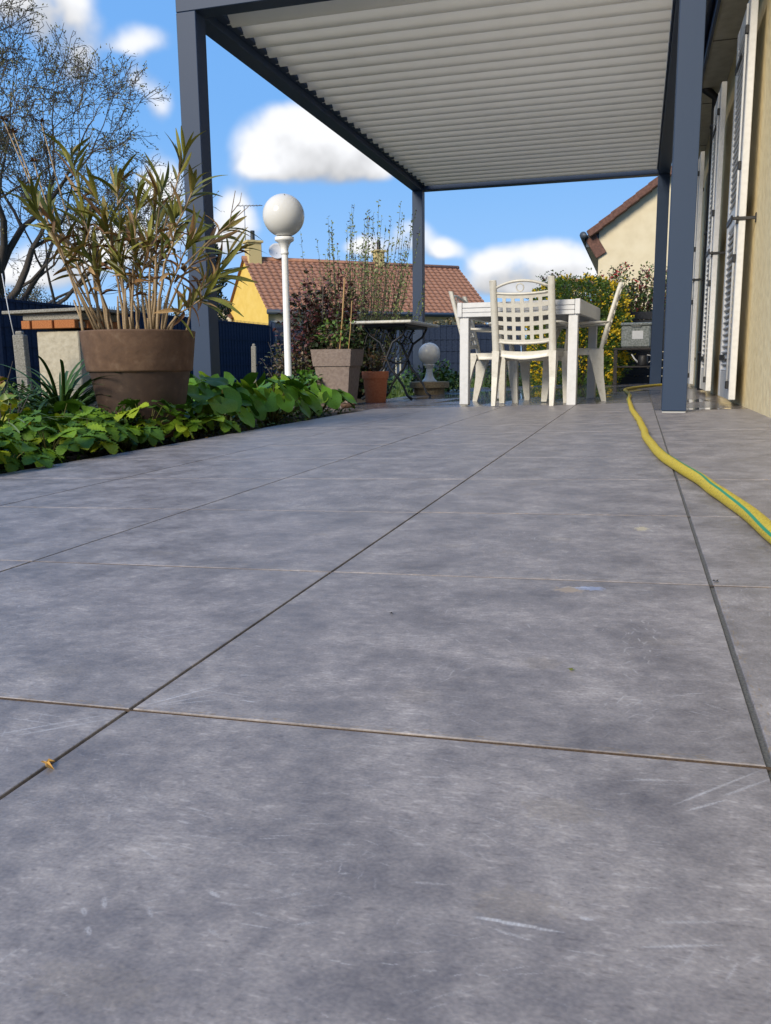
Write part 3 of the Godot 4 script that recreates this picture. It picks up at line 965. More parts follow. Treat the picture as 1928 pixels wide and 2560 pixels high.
func _slice(st: SurfaceTool, x: float, ya: float, yb: float, za: float, zb: float, wa: float, wb: float, d: float) -> void:
	# a short length of a hollow square upright
	var h := d * 0.5
	quad(st, Vector3(x - wa / 2, ya, za + h), Vector3(x + wa / 2, ya, za + h), Vector3(x + wb / 2, yb, zb + h), Vector3(x - wb / 2, yb, zb + h))
	quad(st, Vector3(x + wa / 2, ya, za - h), Vector3(x - wa / 2, ya, za - h), Vector3(x - wb / 2, yb, zb - h), Vector3(x + wb / 2, yb, zb - h))
	quad(st, Vector3(x + wa / 2, ya, za + h), Vector3(x + wa / 2, ya, za - h), Vector3(x + wb / 2, yb, zb - h), Vector3(x + wb / 2, yb, zb + h))
	quad(st, Vector3(x - wa / 2, ya, za - h), Vector3(x - wa / 2, ya, za + h), Vector3(x - wb / 2, yb, zb + h), Vector3(x - wb / 2, yb, zb - h))

func white_table() -> void:
	var at := Vector3(-0.785, fy(-0.8), -6.66)
	var t := thing("garden_table", "white metal extending table with square legs among plastic chairs", "table", at, deg_to_rad(-4.0))
	var wx := 0.865
	var wz := 1.18
	var top := 0.725
	var lg := 0.064
	for sx in [-1, 1]:
		for sz in [-1, 1]:
			var st := begin()
			var p := Vector3(sx * (wx * 0.5 - 0.048), (top - 0.085) * 0.5, sz * (wz * 0.5 - 0.05))
			box(st, p + Vector3(0, 0.003, 0), Vector3(lg, top - 0.085 - 0.006, lg), 0.003)
			var o := obj(st, "leg", M.white, t)
			var f := begin()
			box(f, Vector3(p.x, 0.003, p.z), Vector3(lg - 0.004, 0.006, lg - 0.004), 0.001)
			obj(f, "glide", M.concrete, o)
	# apron of two rails with a groove between, closed at the corners by end blocks
	for sz in [-1, 1]:
		for q in [[top - 0.020, 0.036], [top - 0.0555, 0.029], [top - 0.0865, 0.029]]:
			var st := begin()
			box(st, Vector3(0, q[0], sz * (wz * 0.5 - 0.018)), Vector3(wx - 0.076, q[1], 0.03), 0.003)
			obj(st, "rail", M.white, t)
		var gv := begin()
		box(gv, Vector3(0, top - 0.052, sz * (wz * 0.5 - 0.026)), Vector3(wx - 0.08, 0.09, 0.02), 0.001)
		obj(gv, "apron", M.white, t)
	for sx in [-1, 1]:
		var st := begin()
		box(st, Vector3(sx * (wx * 0.5 - 0.018), top - 0.050, 0), Vector3(0.036, 0.102, wz), 0.004)
		obj(st, "end_block", M.white, t)
	for k in 5:
		var st := begin()
		var wdt := (wz - 0.075) / 5.0
		box(st, Vector3(0, top - 0.012, -wz * 0.5 + 0.0375 + wdt * (k + 0.5)), Vector3(wx - 0.08, 0.018, wdt - 0.004), 0.002)
		obj(st, "top_slat", M.white, t)

func stone_table() -> void:
	var at := Vector3(-2.26, fy(-2.2), -8.10)
	var t := thing("pedestal_table", "pale stone slab table on black cast iron crossed legs", "table", at)
	var slab := begin()
	box(slab, Vector3(0.0, 0.715, 0.0), Vector3(0.58, 0.024, 1.15), 0.006)
	obj(slab, "slab", M.slab, t)
	var under := begin()
	box(under, Vector3(0, 0.690, 0), Vector3(0.40, 0.025, 0.86), 0.003)
	obj(under, "frame", M.iron, t)
	for sz in [-1, 1]:
		for s in [-1, 1]:
			var st := begin(true)
			var z: float = sz * 0.38
			# an S-shaped bar from one upper corner to the other lower corner
			var line := [Vector3(s * 0.20, 0.68, z), Vector3(s * 0.155, 0.60, z), Vector3(s * 0.06, 0.535, z), Vector3(s * 0.028, 0.46, z), Vector3(-s * 0.005, 0.38, z), Vector3(-s * 0.035, 0.30, z), Vector3(-s * 0.10, 0.225, z), Vector3(-s * 0.165, 0.13, z), Vector3(-s * 0.195, 0.05, z), Vector3(-s * 0.245, 0.012, z)]
			tube(st, line, [0.011, 0.011, 0.012, 0.012, 0.013, 0.013, 0.012, 0.011, 0.011, 0.015], 9)
			obj(st, "leg", M.iron, t)
			var sc := begin(true)
			tube(sc, [Vector3(s * 0.06, 0.535, z), Vector3(s * 0.02, 0.60, z), Vector3(s * 0.07, 0.68, z)], [0.008, 0.009, 0.008], 8)
			obj(sc, "scroll", M.iron, t)
	var st2 := begin(true)
	tube(st2, [Vector3(0, 0.38, -0.38), Vector3(0.0, 0.34, 0), Vector3(0, 0.38, 0.38)], [0.011], 8)
	obj(st2, "stretcher", M.iron, t)

func globe_lamps() -> void:
	var t := thing("lamp_post", "tall white garden lamp post topped by a large round globe", "lamp post", Vector3(-2.81, -0.1, -6.67), 0.0)
	var st := begin(true)
	lathe(st, [[0.0, 0.0], [0.055, 0.0], [0.055, 0.03], [0.030, 0.05], [0.027, 1.16], [0.0262, 1.28]], 20)
	obj(st, "pole", M.enamel, t)
	var c := begin(true)
	lathe(c, [[0.0262, 1.27], [0.033, 1.275], [0.033, 1.29], [0.028, 1.30], [0.034, 1.33], [0.052, 1.365], [0.074, 1.378], [0.078, 1.385], [0.078, 1.408], [0.062, 1.410], [0.0, 1.412]], 28)
	obj(c, "collar", M.enamel, t)
	var g := begin(true)
	var r := 0.169
	var prof := []
	for k in 25:
		var a := lerpf(-PI * 0.5 + 0.35, PI * 0.5, k / 24.0)
		prof.append([maxf(0.0, cos(a) * r), 1.577 + sin(a) * r])
	lathe(g, prof, 40)
	obj(g, "globe", M.opal, t)
	var sp := begin(true)
	lathe(sp, [[0.0, -0.004], [0.006, 0.0], [0.0, 0.004]], 8, Vector3(0.045, 1.722, 0.078))
	obj(sp, "insect_speck", M.black, t)
	# the low one on a stone pedestal
	var b := Vector3(-2.235, fy(-2.23), -9.33)
	var p := thing("stone_pedestal", "round weathered sandstone base under the small globe lamp", "pedestal", b)
	var s1 := begin()
	lathe(s1, [[0.0, 0.0], [0.17, 0.0], [0.17, 0.072], [0.20, 0.074]], 24)
	obj(s1, "foot", M.stone, p)
	var s2 := begin()
	lathe(s2, [[0.0, 0.074], [0.216, 0.074], [0.222, 0.08], [0.222, 0.135], [0.214, 0.142], [0.0, 0.142]], 24)
	obj(s2, "disc", M.stone, p)
	var l := thing("pedestal_lamp", "small white globe lamp on a flared stem standing on stone", "lamp", b + Vector3(0, 0.142, 0))
	var q := begin(true)
	lathe(q, [[0.0, 0.0], [0.088, 0.0], [0.086, 0.008], [0.062, 0.028], [0.045, 0.06], [0.037, 0.10], [0.035, 0.148]], 28)
	obj(q, "stem", M.enamel_old, l)
	var q2 := begin(true)
	lathe(q2, [[0.035, 0.146], [0.047, 0.150], [0.047, 0.172], [0.064, 0.178], [0.064, 0.194], [0.05, 0.197], [0.0, 0.198]], 28)
	obj(q2, "collar", M.enamel_old, l)
	var q3 := begin(true)
	prof = []
	r = 0.122
	for k in 25:
		var a := lerpf(-PI * 0.5 + 0.4, PI * 0.5, k / 24.0)
		prof.append([maxf(0.0, cos(a) * r), 0.306 + sin(a) * r])
	lathe(q3, prof, 40)
	obj(q3, "globe", M.opal, l)

func hose() -> void:
	var t := thing("garden_hose", "yellow garden hose with a green stripe lying across the tiles", "hose")
	var pts := [Vector2(0.255, -0.85), Vector2(0.228, -1.10), Vector2(0.204, -1.369), Vector2(0.187, -1.583), Vector2(0.157, -1.85), Vector2(0.118, -2.171), Vector2(0.081, -2.445), Vector2(0.049, -2.854), Vector2(0.028, -3.467), Vector2(0.013, -4.073), Vector2(-0.018, -4.778), Vector2(-0.040, -5.6), Vector2(-0.058, -6.398), Vector2(-0.060, -7.2), Vector2(-0.094, -8.073), Vector2(-0.118, -8.7), Vector2(-0.078, -9.15), Vector2(0.012, -9.523), Vector2(0.099, -9.85), Vector2(0.22, -10.15), Vector2(0.42, -10.4)]
	var cv := Curve3D.new()
	for k in pts.size():
		var p: Vector2 = pts[k]
		var a: Vector2 = pts[maxi(k - 1, 0)]
		var b: Vector2 = pts[mini(k + 1, pts.size() - 1)]
		var d := (b - a) / 6.0
		var y := func(q: Vector2) -> float: return fy(q.x) + 0.0137
		var P := Vector3(p.x, y.call(p), p.y)
		var D := Vector3(d.x, d.x * SLOPE, d.y)
		cv.add_point(P, -D, D)
	var line := []
	var L := cv.get_baked_length()
	var n := 260
	var wob := noise(71, 1.2, 2)
	for k in n + 1:
		var s := pow(k / float(n), 1.25) * L
		var p := cv.sample_baked(s, true)
		p.x += 0.004 * wob.get_noise_1d(s * 2.0)
		line.append(p)
	var st := begin(true)
	tube(st, line, [0.0135], 16)
	var body := obj(st, "hose_body", M.hose, t)
	var sp := begin(true)
	for k in n:
		var q := []
		for e in [k, k + 1]:
			var d: Vector3 = (line[mini(e + 1, n)] - line[maxi(e - 1, 0)]).normalized()
			var side := d.cross(Vector3.UP).normalized()
			var up := side.cross(d)
			var s: float = pow(e / float(n), 1.25) * L
			var a := 2.1 - (s - 0.9) * 1.35
			for o in [-0.17, 0.17]:
				q.append(line[e] + (side * cos(a + o) + up * sin(a + o)) * 0.01375)
		quad(sp, q[0], q[1], q[3], q[2])
	obj(sp, "stripe", M.hose_green, body)

func far_corner() -> void:
	# dark screen at the end of the terrace, with a box on a bench before it
	var t := thing("screen_fence", "dark slatted screen closing the end of the terrace", "fence", Vector3(0.02, -0.02, -11.95))
	for k in 9:
		var st := begin()
		box(st, Vector3(0.0, 0.06 + k * 0.105, 0), Vector3(1.15, 0.098, 0.022), 0.003)
		obj(st, "board", M.screen, t)
	for x in [-0.58, 0.58]:
		var st := begin()
		box(st, Vector3(x, 0.5, 0.03), Vector3(0.06, 1.06, 0.06), 0.003)
		obj(st, "post", M.screen, t)
	var b := thing("potting_bench", "low dark wooden bench behind the far pergola post", "bench", Vector3(-0.03, fy(0.0), -11.28))
	for q in [[0.44, Vector3(0.56, 0.025, 0.34)], [0.22, Vector3(0.52, 0.02, 0.30)]]:
		var st := begin()
		box(st, Vector3(0, q[0], 0), q[1], 0.003)
		obj(st, "board", M.bench, b)
	for sx in [-1, 1]:
		for sz in [-1, 1]:
			var st := begin()
			box(st, Vector3(sx * 0.25, 0.2135, sz * 0.14), Vector3(0.045, 0.427, 0.045), 0.002)
			obj(st, "leg", M.bench, b)
	var c := thing("storage_box", "translucent white plastic storage box with a handle on the bench", "box", Vector3(-0.045, 0.4535, -11.26))
	var st := begin()
	box(st, Vector3(0, 0.135, 0), Vector3(0.35, 0.27, 0.22), 0.018)
	obj(st, "tub", M.milky, c)
	var ld := begin()
	box(ld, Vector3(0, 0.288, 0), Vector3(0.372, 0.034, 0.24), 0.008)
	obj(ld, "lid", M.milky, c)
	var h := begin(true)
	tube(h, [Vector3(-0.06, 0.262, 0.118), Vector3(-0.05, 0.262, 0.135), Vector3(0.05, 0.262, 0.135), Vector3(0.06, 0.262, 0.118)], [0.006], 8)
	obj(h, "handle", M.concrete, c)
	var lb := begin()
	box(lb, Vector3(0.02, 0.155, 0.1115), Vector3(0.13, 0.10, 0.002))
	obj(lb, "label", M.paper, c)
	var d := thing("watering_can", "small dark watering can with pale rim under the bench", "watering can", Vector3(0.05, 0.235, -11.2))
	var s1 := begin(true)
	lathe(s1, [[0.0, 0.0], [0.06, 0.0], [0.066, 0.01], [0.06, 0.11], [0.05, 0.125]], 20)
	obj(s1, "body", M.black, d)
	var s2 := begin(true)
	tube(s2, [Vector3(-0.05, 0.03, 0), Vector3(-0.10, 0.08, 0), Vector3(-0.14, 0.14, 0)], [0.012, 0.010, 0.008], 8)
	obj(s2, "spout", M.paper, d)
	var s3 := begin(true)
	tube(s3, [Vector3(0.058, 0.03, 0), Vector3(0.10, 0.06, 0), Vector3(0.09, 0.12, 0), Vector3(0.045, 0.13, 0)], [0.006], 8)
	obj(s3, "handle", M.paper, d)

func litter() -> void:
	rng.seed = 404
	var spots := [[-0.403, -0.484, "curled yellow dry leaf caught in the tile joint", "leaf", 0.009, M.dry_leaf], [-0.050, -0.753, "tiny green leaf scrap on the big front tile", "leaf", 0.005, M.green_scrap], [0.103, -1.104, "small dark triangular leaf scrap at a joint crossing", "leaf", 0.006, M.dark_scrap], [0.30, -1.36, "dark leaf scrap on the tile next to the hose", "leaf", 0.006, M.dark_scrap], [-0.26, -0.90, "dark crumb lying on the middle tile", "crumb", 0.004, M.dark_scrap]]
	for s in spots:
		var t := begin()
		var r: float = s[4]
		var prev := Vector3.ZERO
		var n := 9
		for k in n:
			var a := TAU * k / n
			var b := TAU * (k + 1) / n
			var fa := r * (0.7 + 0.5 * sin(a * 3.0 + s[0] * 40.0)) * (1.0 + 0.5 * cos(a))
			var fb := r * (0.7 + 0.5 * sin(b * 3.0 + s[0] * 40.0)) * (1.0 + 0.5 * cos(b))
			var pa := Vector3(cos(a) * fa, 0.0012 + 0.004 * absf(sin(a * 2.0)) * r / 0.012, -sin(a) * fa * 0.6)
			var pb := Vector3(cos(b) * fb, 0.0012 + 0.004 * absf(sin(b * 2.0)) * r / 0.012, -sin(b) * fb * 0.6)
			tri(t, Vector3(0, 0.0025, 0), pa, pb)
		var o := obj(t, numbered("leaf_scrap"), s[5])
		o.position = Vector3(s[0], fy(s[0]), s[1])
		o.rotation.y = R(0, 6)
		tag(o, s[2], s[3])
	for k in 16:
		var st := begin()
		var r := R(0.006, 0.014)
		for q in 6:
			var a := TAU * q / 6.0
			var b := TAU * (q + 1) / 6.0
			tri(st, Vector3(0, 0.003, 0), Vector3(cos(a) * r * (1.0 + 0.6 * cos(a)), 0.0012 + 0.003 * absf(sin(a * 1.5)), -sin(a) * r * 0.55), Vector3(cos(b) * r * (1.0 + 0.6 * cos(b)), 0.0012 + 0.003 * absf(sin(b * 1.5)), -sin(b) * r * 0.55))
		var o := obj(st, numbered("leaf_scrap"), [M.dry_leaf, M.dark_scrap, M.dark_scrap][k % 3])
		var x := -1.96 + absf(rng.randfn(0, 0.06))
		o.position = Vector3(x, fy(x), R(-5.6, -2.1))
		o.rotation.y = R(0, 6)
		tag(o, "dry leaf scrap on the tiles along the flower bed", "leaf", "leaf scraps along the flower bed")

func more_materials() -> void:
	M.slab = grained([[0.0, Color(0.50, 0.47, 0.39)], [0.5, Color(0.66, 0.64, 0.57)], [1.0, Color(0.74, 0.72, 0.66)]], 0.7, 1.6, 53, 0.03, 5)
	M.iron = mat(lin(0.012, 0.015, 0.022), 0.5)
	M.enamel = grained([[0.0, Color(0.68, 0.68, 0.68)], [0.4, Color(0.79, 0.79, 0.78)], [1.0, Color(0.82, 0.82, 0.81)]], 0.3, 1.4, 54, 0.03, 5)
	M.enamel_old = grained([[0.0, Color(0.30, 0.28, 0.24)], [0.25, Color(0.66, 0.65, 0.62)], [0.5, Color(0.74, 0.735, 0.71)], [1.0, Color(0.79, 0.785, 0.765)]], 0.38, 4.0, 55, 0.03, 5)
	M.opal = mat(lin(0.66, 0.655, 0.635), 0.16, 0.0, 0.35)
	M.hose = grained([[0.0, Color(0.16, 0.10, 0.03)], [0.28, Color(0.42, 0.30, 0.03)], [0.5, Color(0.58, 0.44, 0.03)], [1.0, Color(0.68, 0.54, 0.05)]], 0.55, 9.0, 56, 0.03, 6, bump(256, 58, 0.25, 2, 3.0), 0.5)
	M.hose_green = mat(lin(0.02, 0.26, 0.13), 0.5)
	M.screen = grained([[0.0, Color(0.012, 0.014, 0.019)], [1.0, Color(0.030, 0.034, 0.045)]], 0.7, 2.0, 57, 0.03, 4)
	M.bench = grained([[0.0, Color(0.02, 0.018, 0.017)], [1.0, Color(0.055, 0.05, 0.047)]], 0.8, 2.0, 58, 0.03, 4)
	M.milky = grained([[0.0, Color(0.07, 0.085, 0.07)], [0.45, Color(0.20, 0.22, 0.21)], [1.0, Color(0.36, 0.38, 0.37)]], 0.35, 3.0, 59, 0.02, 4)
	M.paper = mat(lin(0.62, 0.63, 0.65), 0.6)
	M.dry_leaf = mat(lin(0.46, 0.25, 0.05), 0.7)
	M.green_scrap = mat(lin(0.12, 0.14, 0.02), 0.7)
	M.dark_scrap = mat(lin(0.02, 0.017, 0.014), 0.8)

func pot_materials() -> void:
	M.lower_clay = grained([[0.0, Color(0.026, 0.015, 0.011)], [0.35, Color(0.042, 0.024, 0.017)], [0.7, Color(0.055, 0.032, 0.022)], [1.0, Color(0.10, 0.068, 0.05)]], 0.6, 1.6, 88, 0.02, 6)  # darker clay tone for the lower half of the big pot

# ---------------------------------------------------------------- fence, houses, masonry
func fence_run(called_label: String, a: Vector3, b: Vector3, h: float, panels: int) -> void:
	# rigid wire panels filled with dark privacy strips, between slim posts
	var t := thing("panel_fence", called_label, "fence", a)
	var d := b - a
	var L := d.length() / panels
	var dir := d.normalized()
	t.basis = Basis(dir, Vector3.UP, dir.cross(Vector3.UP))
	var st := begin()
	var n := int(L / 0.052)
	for k in n:
		var x := 0.05 + (L - 0.1) * (k + 0.5) / n
		box(st, Vector3(x, h * 0.5, 0.004 * ((k % 2) * 2 - 1)), Vector3((L - 0.1) / n * 0.93, h - 0.04, 0.004))
		box(st, Vector3(x + (L - 0.1) / n * 0.5, h * 0.5 + 0.012, 0.0), Vector3(0.005, h, 0.005))
	for y in [0.12, 0.32, 0.52, 0.72, 0.92, h - 0.045]:
		for o in [-0.0095, 0.0095]:
			box(st, Vector3(L * 0.5, y, o), Vector3(L - 0.06, 0.007, 0.007))
	var pm := mesh_of(st)
	var ps := begin()
	box(ps, Vector3(0, h * 0.5 + 0.02, 0), Vector3(0.05, h + 0.06, 0.05), 0.003)
	var post := mesh_of(ps)
	for k in panels:
		stuff(put(pm, "strip_panel", M.strip, t, Transform3D(Basis.IDENTITY, Vector3(L * k, 0, 0))))
		put(post, "post", M.anthracite, t, Transform3D(Basis.IDENTITY, Vector3(L * k, 0, 0)))
	put(post, "post", M.anthracite, t, Transform3D(Basis.IDENTITY, Vector3(L * panels, 0, 0)))

func concrete_stake(label: String, at: Vector3, h: float, w: float, lean: float) -> Node3D:
	var t := thing("concrete_stake", label, "post", at, 0.3, "old concrete fence stakes")
	t.rotation.z = lean
	var st := begin()
	box(st, Vector3(0, h * 0.5, 0), Vector3(w, h, w), 0.006)
	var o := obj(st, "shaft", M.concrete, t)
	var c := begin()
	box(c, Vector3(0, h + 0.012, 0), Vector3(w * 0.62, 0.03, w * 0.62), 0.012)
	obj(c, "rounded_top", M.concrete, t)
	return t

func masonry() -> void:
	var t := thing("masonry_grill", "rendered stone barbecue block with brick course and slab top by the fence", "barbecue", Vector3(-4.30, -0.18, -5.98))
	var st := begin()
	box(st, Vector3(-0.235, 0.375, -0.26), Vector3(0.40, 0.75, 0.5), 0.008)
	obj(st, "body", M.plaster, t)
	rng.seed = 8
	var x := -0.55
	for w in [0.095, 0.205, 0.205]:
		var b := begin()
		box(b, Vector3(x + w * 0.5, 0.805, -0.02), Vector3(w - 0.012, 0.066, 0.10), 0.004)
		obj(b, "brick", M.brick, t)
		x += w + 0.008
	for k in 4:
		var b := begin()
		box(b, Vector3(-0.035, 0.805, -0.125 - k * 0.115), Vector3(0.10, 0.066, 0.10), 0.004)
		obj(b, "brick", M.brick, t)
	var mo := begin()
	box(mo, Vector3(-0.275, 0.80, -0.27), Vector3(0.53, 0.05, 0.49))
	obj(mo, "mortar", M.concrete, t)
	var m2 := begin()
	box(m2, Vector3(-0.27, 0.868, -0.27), Vector3(0.56, 0.058, 0.54), 0.006)
	obj(m2, "lintel", M.concrete, t)
	var s := begin()
	box(s, Vector3(-0.30, 0.912, -0.27), Vector3(0.82, 0.026, 0.64), 0.004, Basis(Vector3.BACK, 0.012))
	obj(s, "slab", M.concrete, t)

func tile_roof(e0: Vector3, e1: Vector3, r0: Vector3, r1: Vector3, courses: int, across: int) -> SurfaceTool:
	# wavy interlocking tiles in courses; e = eaves, r = ridge
	var st := begin(true)
	var nrm := (e1 - e0).cross(r0 - e0).normalized()
	for c in courses:
		var va := c / float(courses)
		var vb := (c + 1.08) / courses
		for k in across * 4:
			var q := []
			for p in [[k, va, 0.045], [k + 1, va, 0.045], [k + 1, vb, 0.0], [k, vb, 0.0]]:
				var u: float = p[0] / (across * 4.0)
				var base: Vector3 = e0.lerp(e1, u).lerp(r0.lerp(r1, u), minf(p[1], 1.0))
				q.append(base + nrm * (p[2] + 0.022 * sin(p[0] * PI * 0.5)))
			quad(st, q[0], q[1], q[2], q[3])
			quad(st, q[0] - nrm * 0.04, q[1] - nrm * 0.04, q[1], q[0])
	return st

func yellow_house() -> void:
	var e0 := Vector3(-13.38, 2.46, -30.0)
	var e1 := Vector3(-6.16, 2.46, -36.5)
	var dir := (e1 - e0).normalized()
	var away := Vector3(dir.z, 0, -dir.x)
	var half := 2.75
	var r0 := e0 + away * half + Vector3.UP * 2.02
	var r1 := e1 + away * half + Vector3.UP * 2.02
	var b0 := e0 + away * half * 2
	var b1 := e1 + away * half * 2
	var t := thing("neighbour_house", "single-storey house with bright yellow gable and red-brown tiled roof", "house")
	var base := -0.4
	var g := func(p: Vector3) -> Vector3: return Vector3(p.x, base, p.z)
	var st := begin()
	quad(st, g.call(b0), g.call(e0), e0, b0)
	tri(st, b0, e0, r0)
	obj(st, "gable_wall", M.yellow, t)
	var s2 := begin()
	var i0 := e0 + away * 0.25 + dir * 0.02
	var i1 := e1 + away * 0.25
	quad(s2, g.call(i0), g.call(i1), i1, i0)
	quad(s2, g.call(i1), g.call(b1), b1, i1)
	tri(s2, i1, b1, r1)
	quad(s2, g.call(b1), g.call(b0), b0, b1)
	obj(s2, "wall", M.cream, t)
	var o := dir * 0.12
	var roof := obj(tile_roof(e0 - o - away * 0.2 + Vector3.DOWN * 0.14, e1 + o - away * 0.2 + Vector3.DOWN * 0.14, r0 - o + Vector3.UP * 0.01, r1 + o + Vector3.UP * 0.01, 15, 38), "roof", M.roof, t)
	var rb := begin()
	quad(rb, b1 + o, b0 - o, r0 - o, r1 + o)
	obj(rb, "rear_slope", M.roof, t)
	var rid := begin(true)
	tube(rid, [r0 - o + Vector3.UP * 0.03, r1 + o + Vector3.UP * 0.03], [0.10], 8)
	obj(rid, "ridge", M.roof, roof)
	var gut := begin(true)
	var gp := Vector3.DOWN * 0.20 - away * 0.27
	tube(gut, [e0 - o + gp, e1 + o + gp], [0.09], 8)
	obj(gut, "gutter", M.zinc, t)
	var fs := begin()
	var fp := Vector3.DOWN * 0.12 - away * 0.16
	quad(fs, e0 + fp + Vector3.DOWN * 0.14, e1 + fp + Vector3.DOWN * 0.14, e1 + fp + Vector3.UP * 0.05, e0 + fp + Vector3.UP * 0.05)
	obj(fs, "fascia", M.zinc, t)
	var turn := Basis(dir, Vector3.UP, -away)
	# windows and a door in the long wall
	for q in [[1.6, 0.8, 0.95, 1.2, M.pane_dark], [3.2, 1.1, 1.3, 1.0, M.pane_dark], [5.9, 1.05, 1.2, 1.15, M.pane_dark], [7.9, 1.05, 1.4, 1.15, M.pane_dark], [0.55, 0.75, 0.7, 2.1, M.zinc]]:
		var w := begin()
		var at: Vector3 = i0 + dir * (q[0] as float)
		box(w, Vector3(at.x, base + 0.5 + q[1], at.z) - away * 0.02, Vector3(q[2] + 0.14, q[3] + 0.14, 0.08), 0.0, turn)
		var f := obj(w, "window", M.pale_frame, t)
		var p := begin()
		box(p, Vector3(at.x, base + 0.5 + q[1], at.z) - away * 0.06, Vector3(q[2], q[3], 0.03), 0.0, turn)
		obj(p, "pane", q[4], f)
	# two chimneys, with flue pots, an aerial and a dish on the first
	for q in [[0.35, 0.55, 0.50], [5.9, 0.38, 0.30]]:
		var at: Vector3 = r0 + dir * (q[0] as float)
		var c := begin()
		box(c, at + Vector3.UP * 0.2, Vector3(q[1], q[2] + 0.4, q[1]), 0.02, turn)
		box(c, at + Vector3.UP * (q[2] * 0.5 + 0.42), Vector3(q[1] + 0.12, 0.09, q[1] + 0.12), 0.01, turn)
		var ch := obj(c, "chimney", M.yellow_pale, t)
		var fl := begin(true)
		lathe(fl, [[0.09, 0.0], [0.085, 0.42], [0.0, 0.42]], 12, at + Vector3.UP * (q[2] * 0.5 + 0.44))
		obj(fl, "flue", M.black, ch)
	var a0: Vector3 = r0 + dir * 0.05 + Vector3.UP * 0.5
	var an := begin(true)
	tube(an, [a0, a0 + Vector3.UP * 1.55], [0.022], 6)
	tube(an, [a0 + Vector3.UP * 1.52 - dir * 0.3, a0 + Vector3.UP * 1.60 + dir * 0.75], [0.018], 6)
	for k in 7:
		var c := a0 + Vector3.UP * (1.52 + 0.08 * (k / 7.0)) + dir * (-0.25 + 0.14 * k)
		tube(an, [c - away * 0.22, c + away * 0.22], [0.010], 4)
	obj(an, "aerial", M.zinc_pale, t)
	var ds := begin(true)
	lathe(ds, [[0.0, 0.0], [0.16, 0.015], [0.27, 0.05], [0.33, 0.085], [0.335, 0.075], [0.27, 0.03], [0.0, -0.02]], 24)
	var dish := obj(ds, "satellite_dish", M.dish, t)
	dish.position = r0 + dir * 1.35 + Vector3.UP * 0.35
	dish.basis = Basis(Vector3.RIGHT, deg_to_rad(72)).rotated(Vector3.UP, deg_to_rad(28))
	var arm := begin(true)
	tube(arm, [r0 + dir * 1.35 + Vector3.UP * 0.3, r0 + dir * 1.0 + Vector3.DOWN * 0.05], [0.03], 6)
	obj(arm, "dish_arm", M.zinc_pale, t)

func small_house() -> void:
	var t := thing("cottage", "small cream house end with dark roof beside the yellow gable", "house")
	var a := Vector3(-17.6, -0.4, -33.5)
	var st := begin()
	box(st, a + Vector3(0, 1.35, -2.0), Vector3(1.9, 2.7, 4.0))
	var p := [a + Vector3(-0.95, 2.7, 0.0), a + Vector3(0.95, 2.7, 0.0), a + Vector3(0.0, 3.45, 0.0)]
	tri(st, p[0], p[1], p[2])
	obj(st, "wall", M.cream, t)
	var r := begin()
	for s in [-1, 1]:
		box(r, a + Vector3(s * 0.52, 3.09, -1.95), Vector3(1.32, 0.08, 4.3), 0.0, Basis(Vector3.BACK, -s * 0.669))
	obj(r, "roof", M.dark_tile, t)

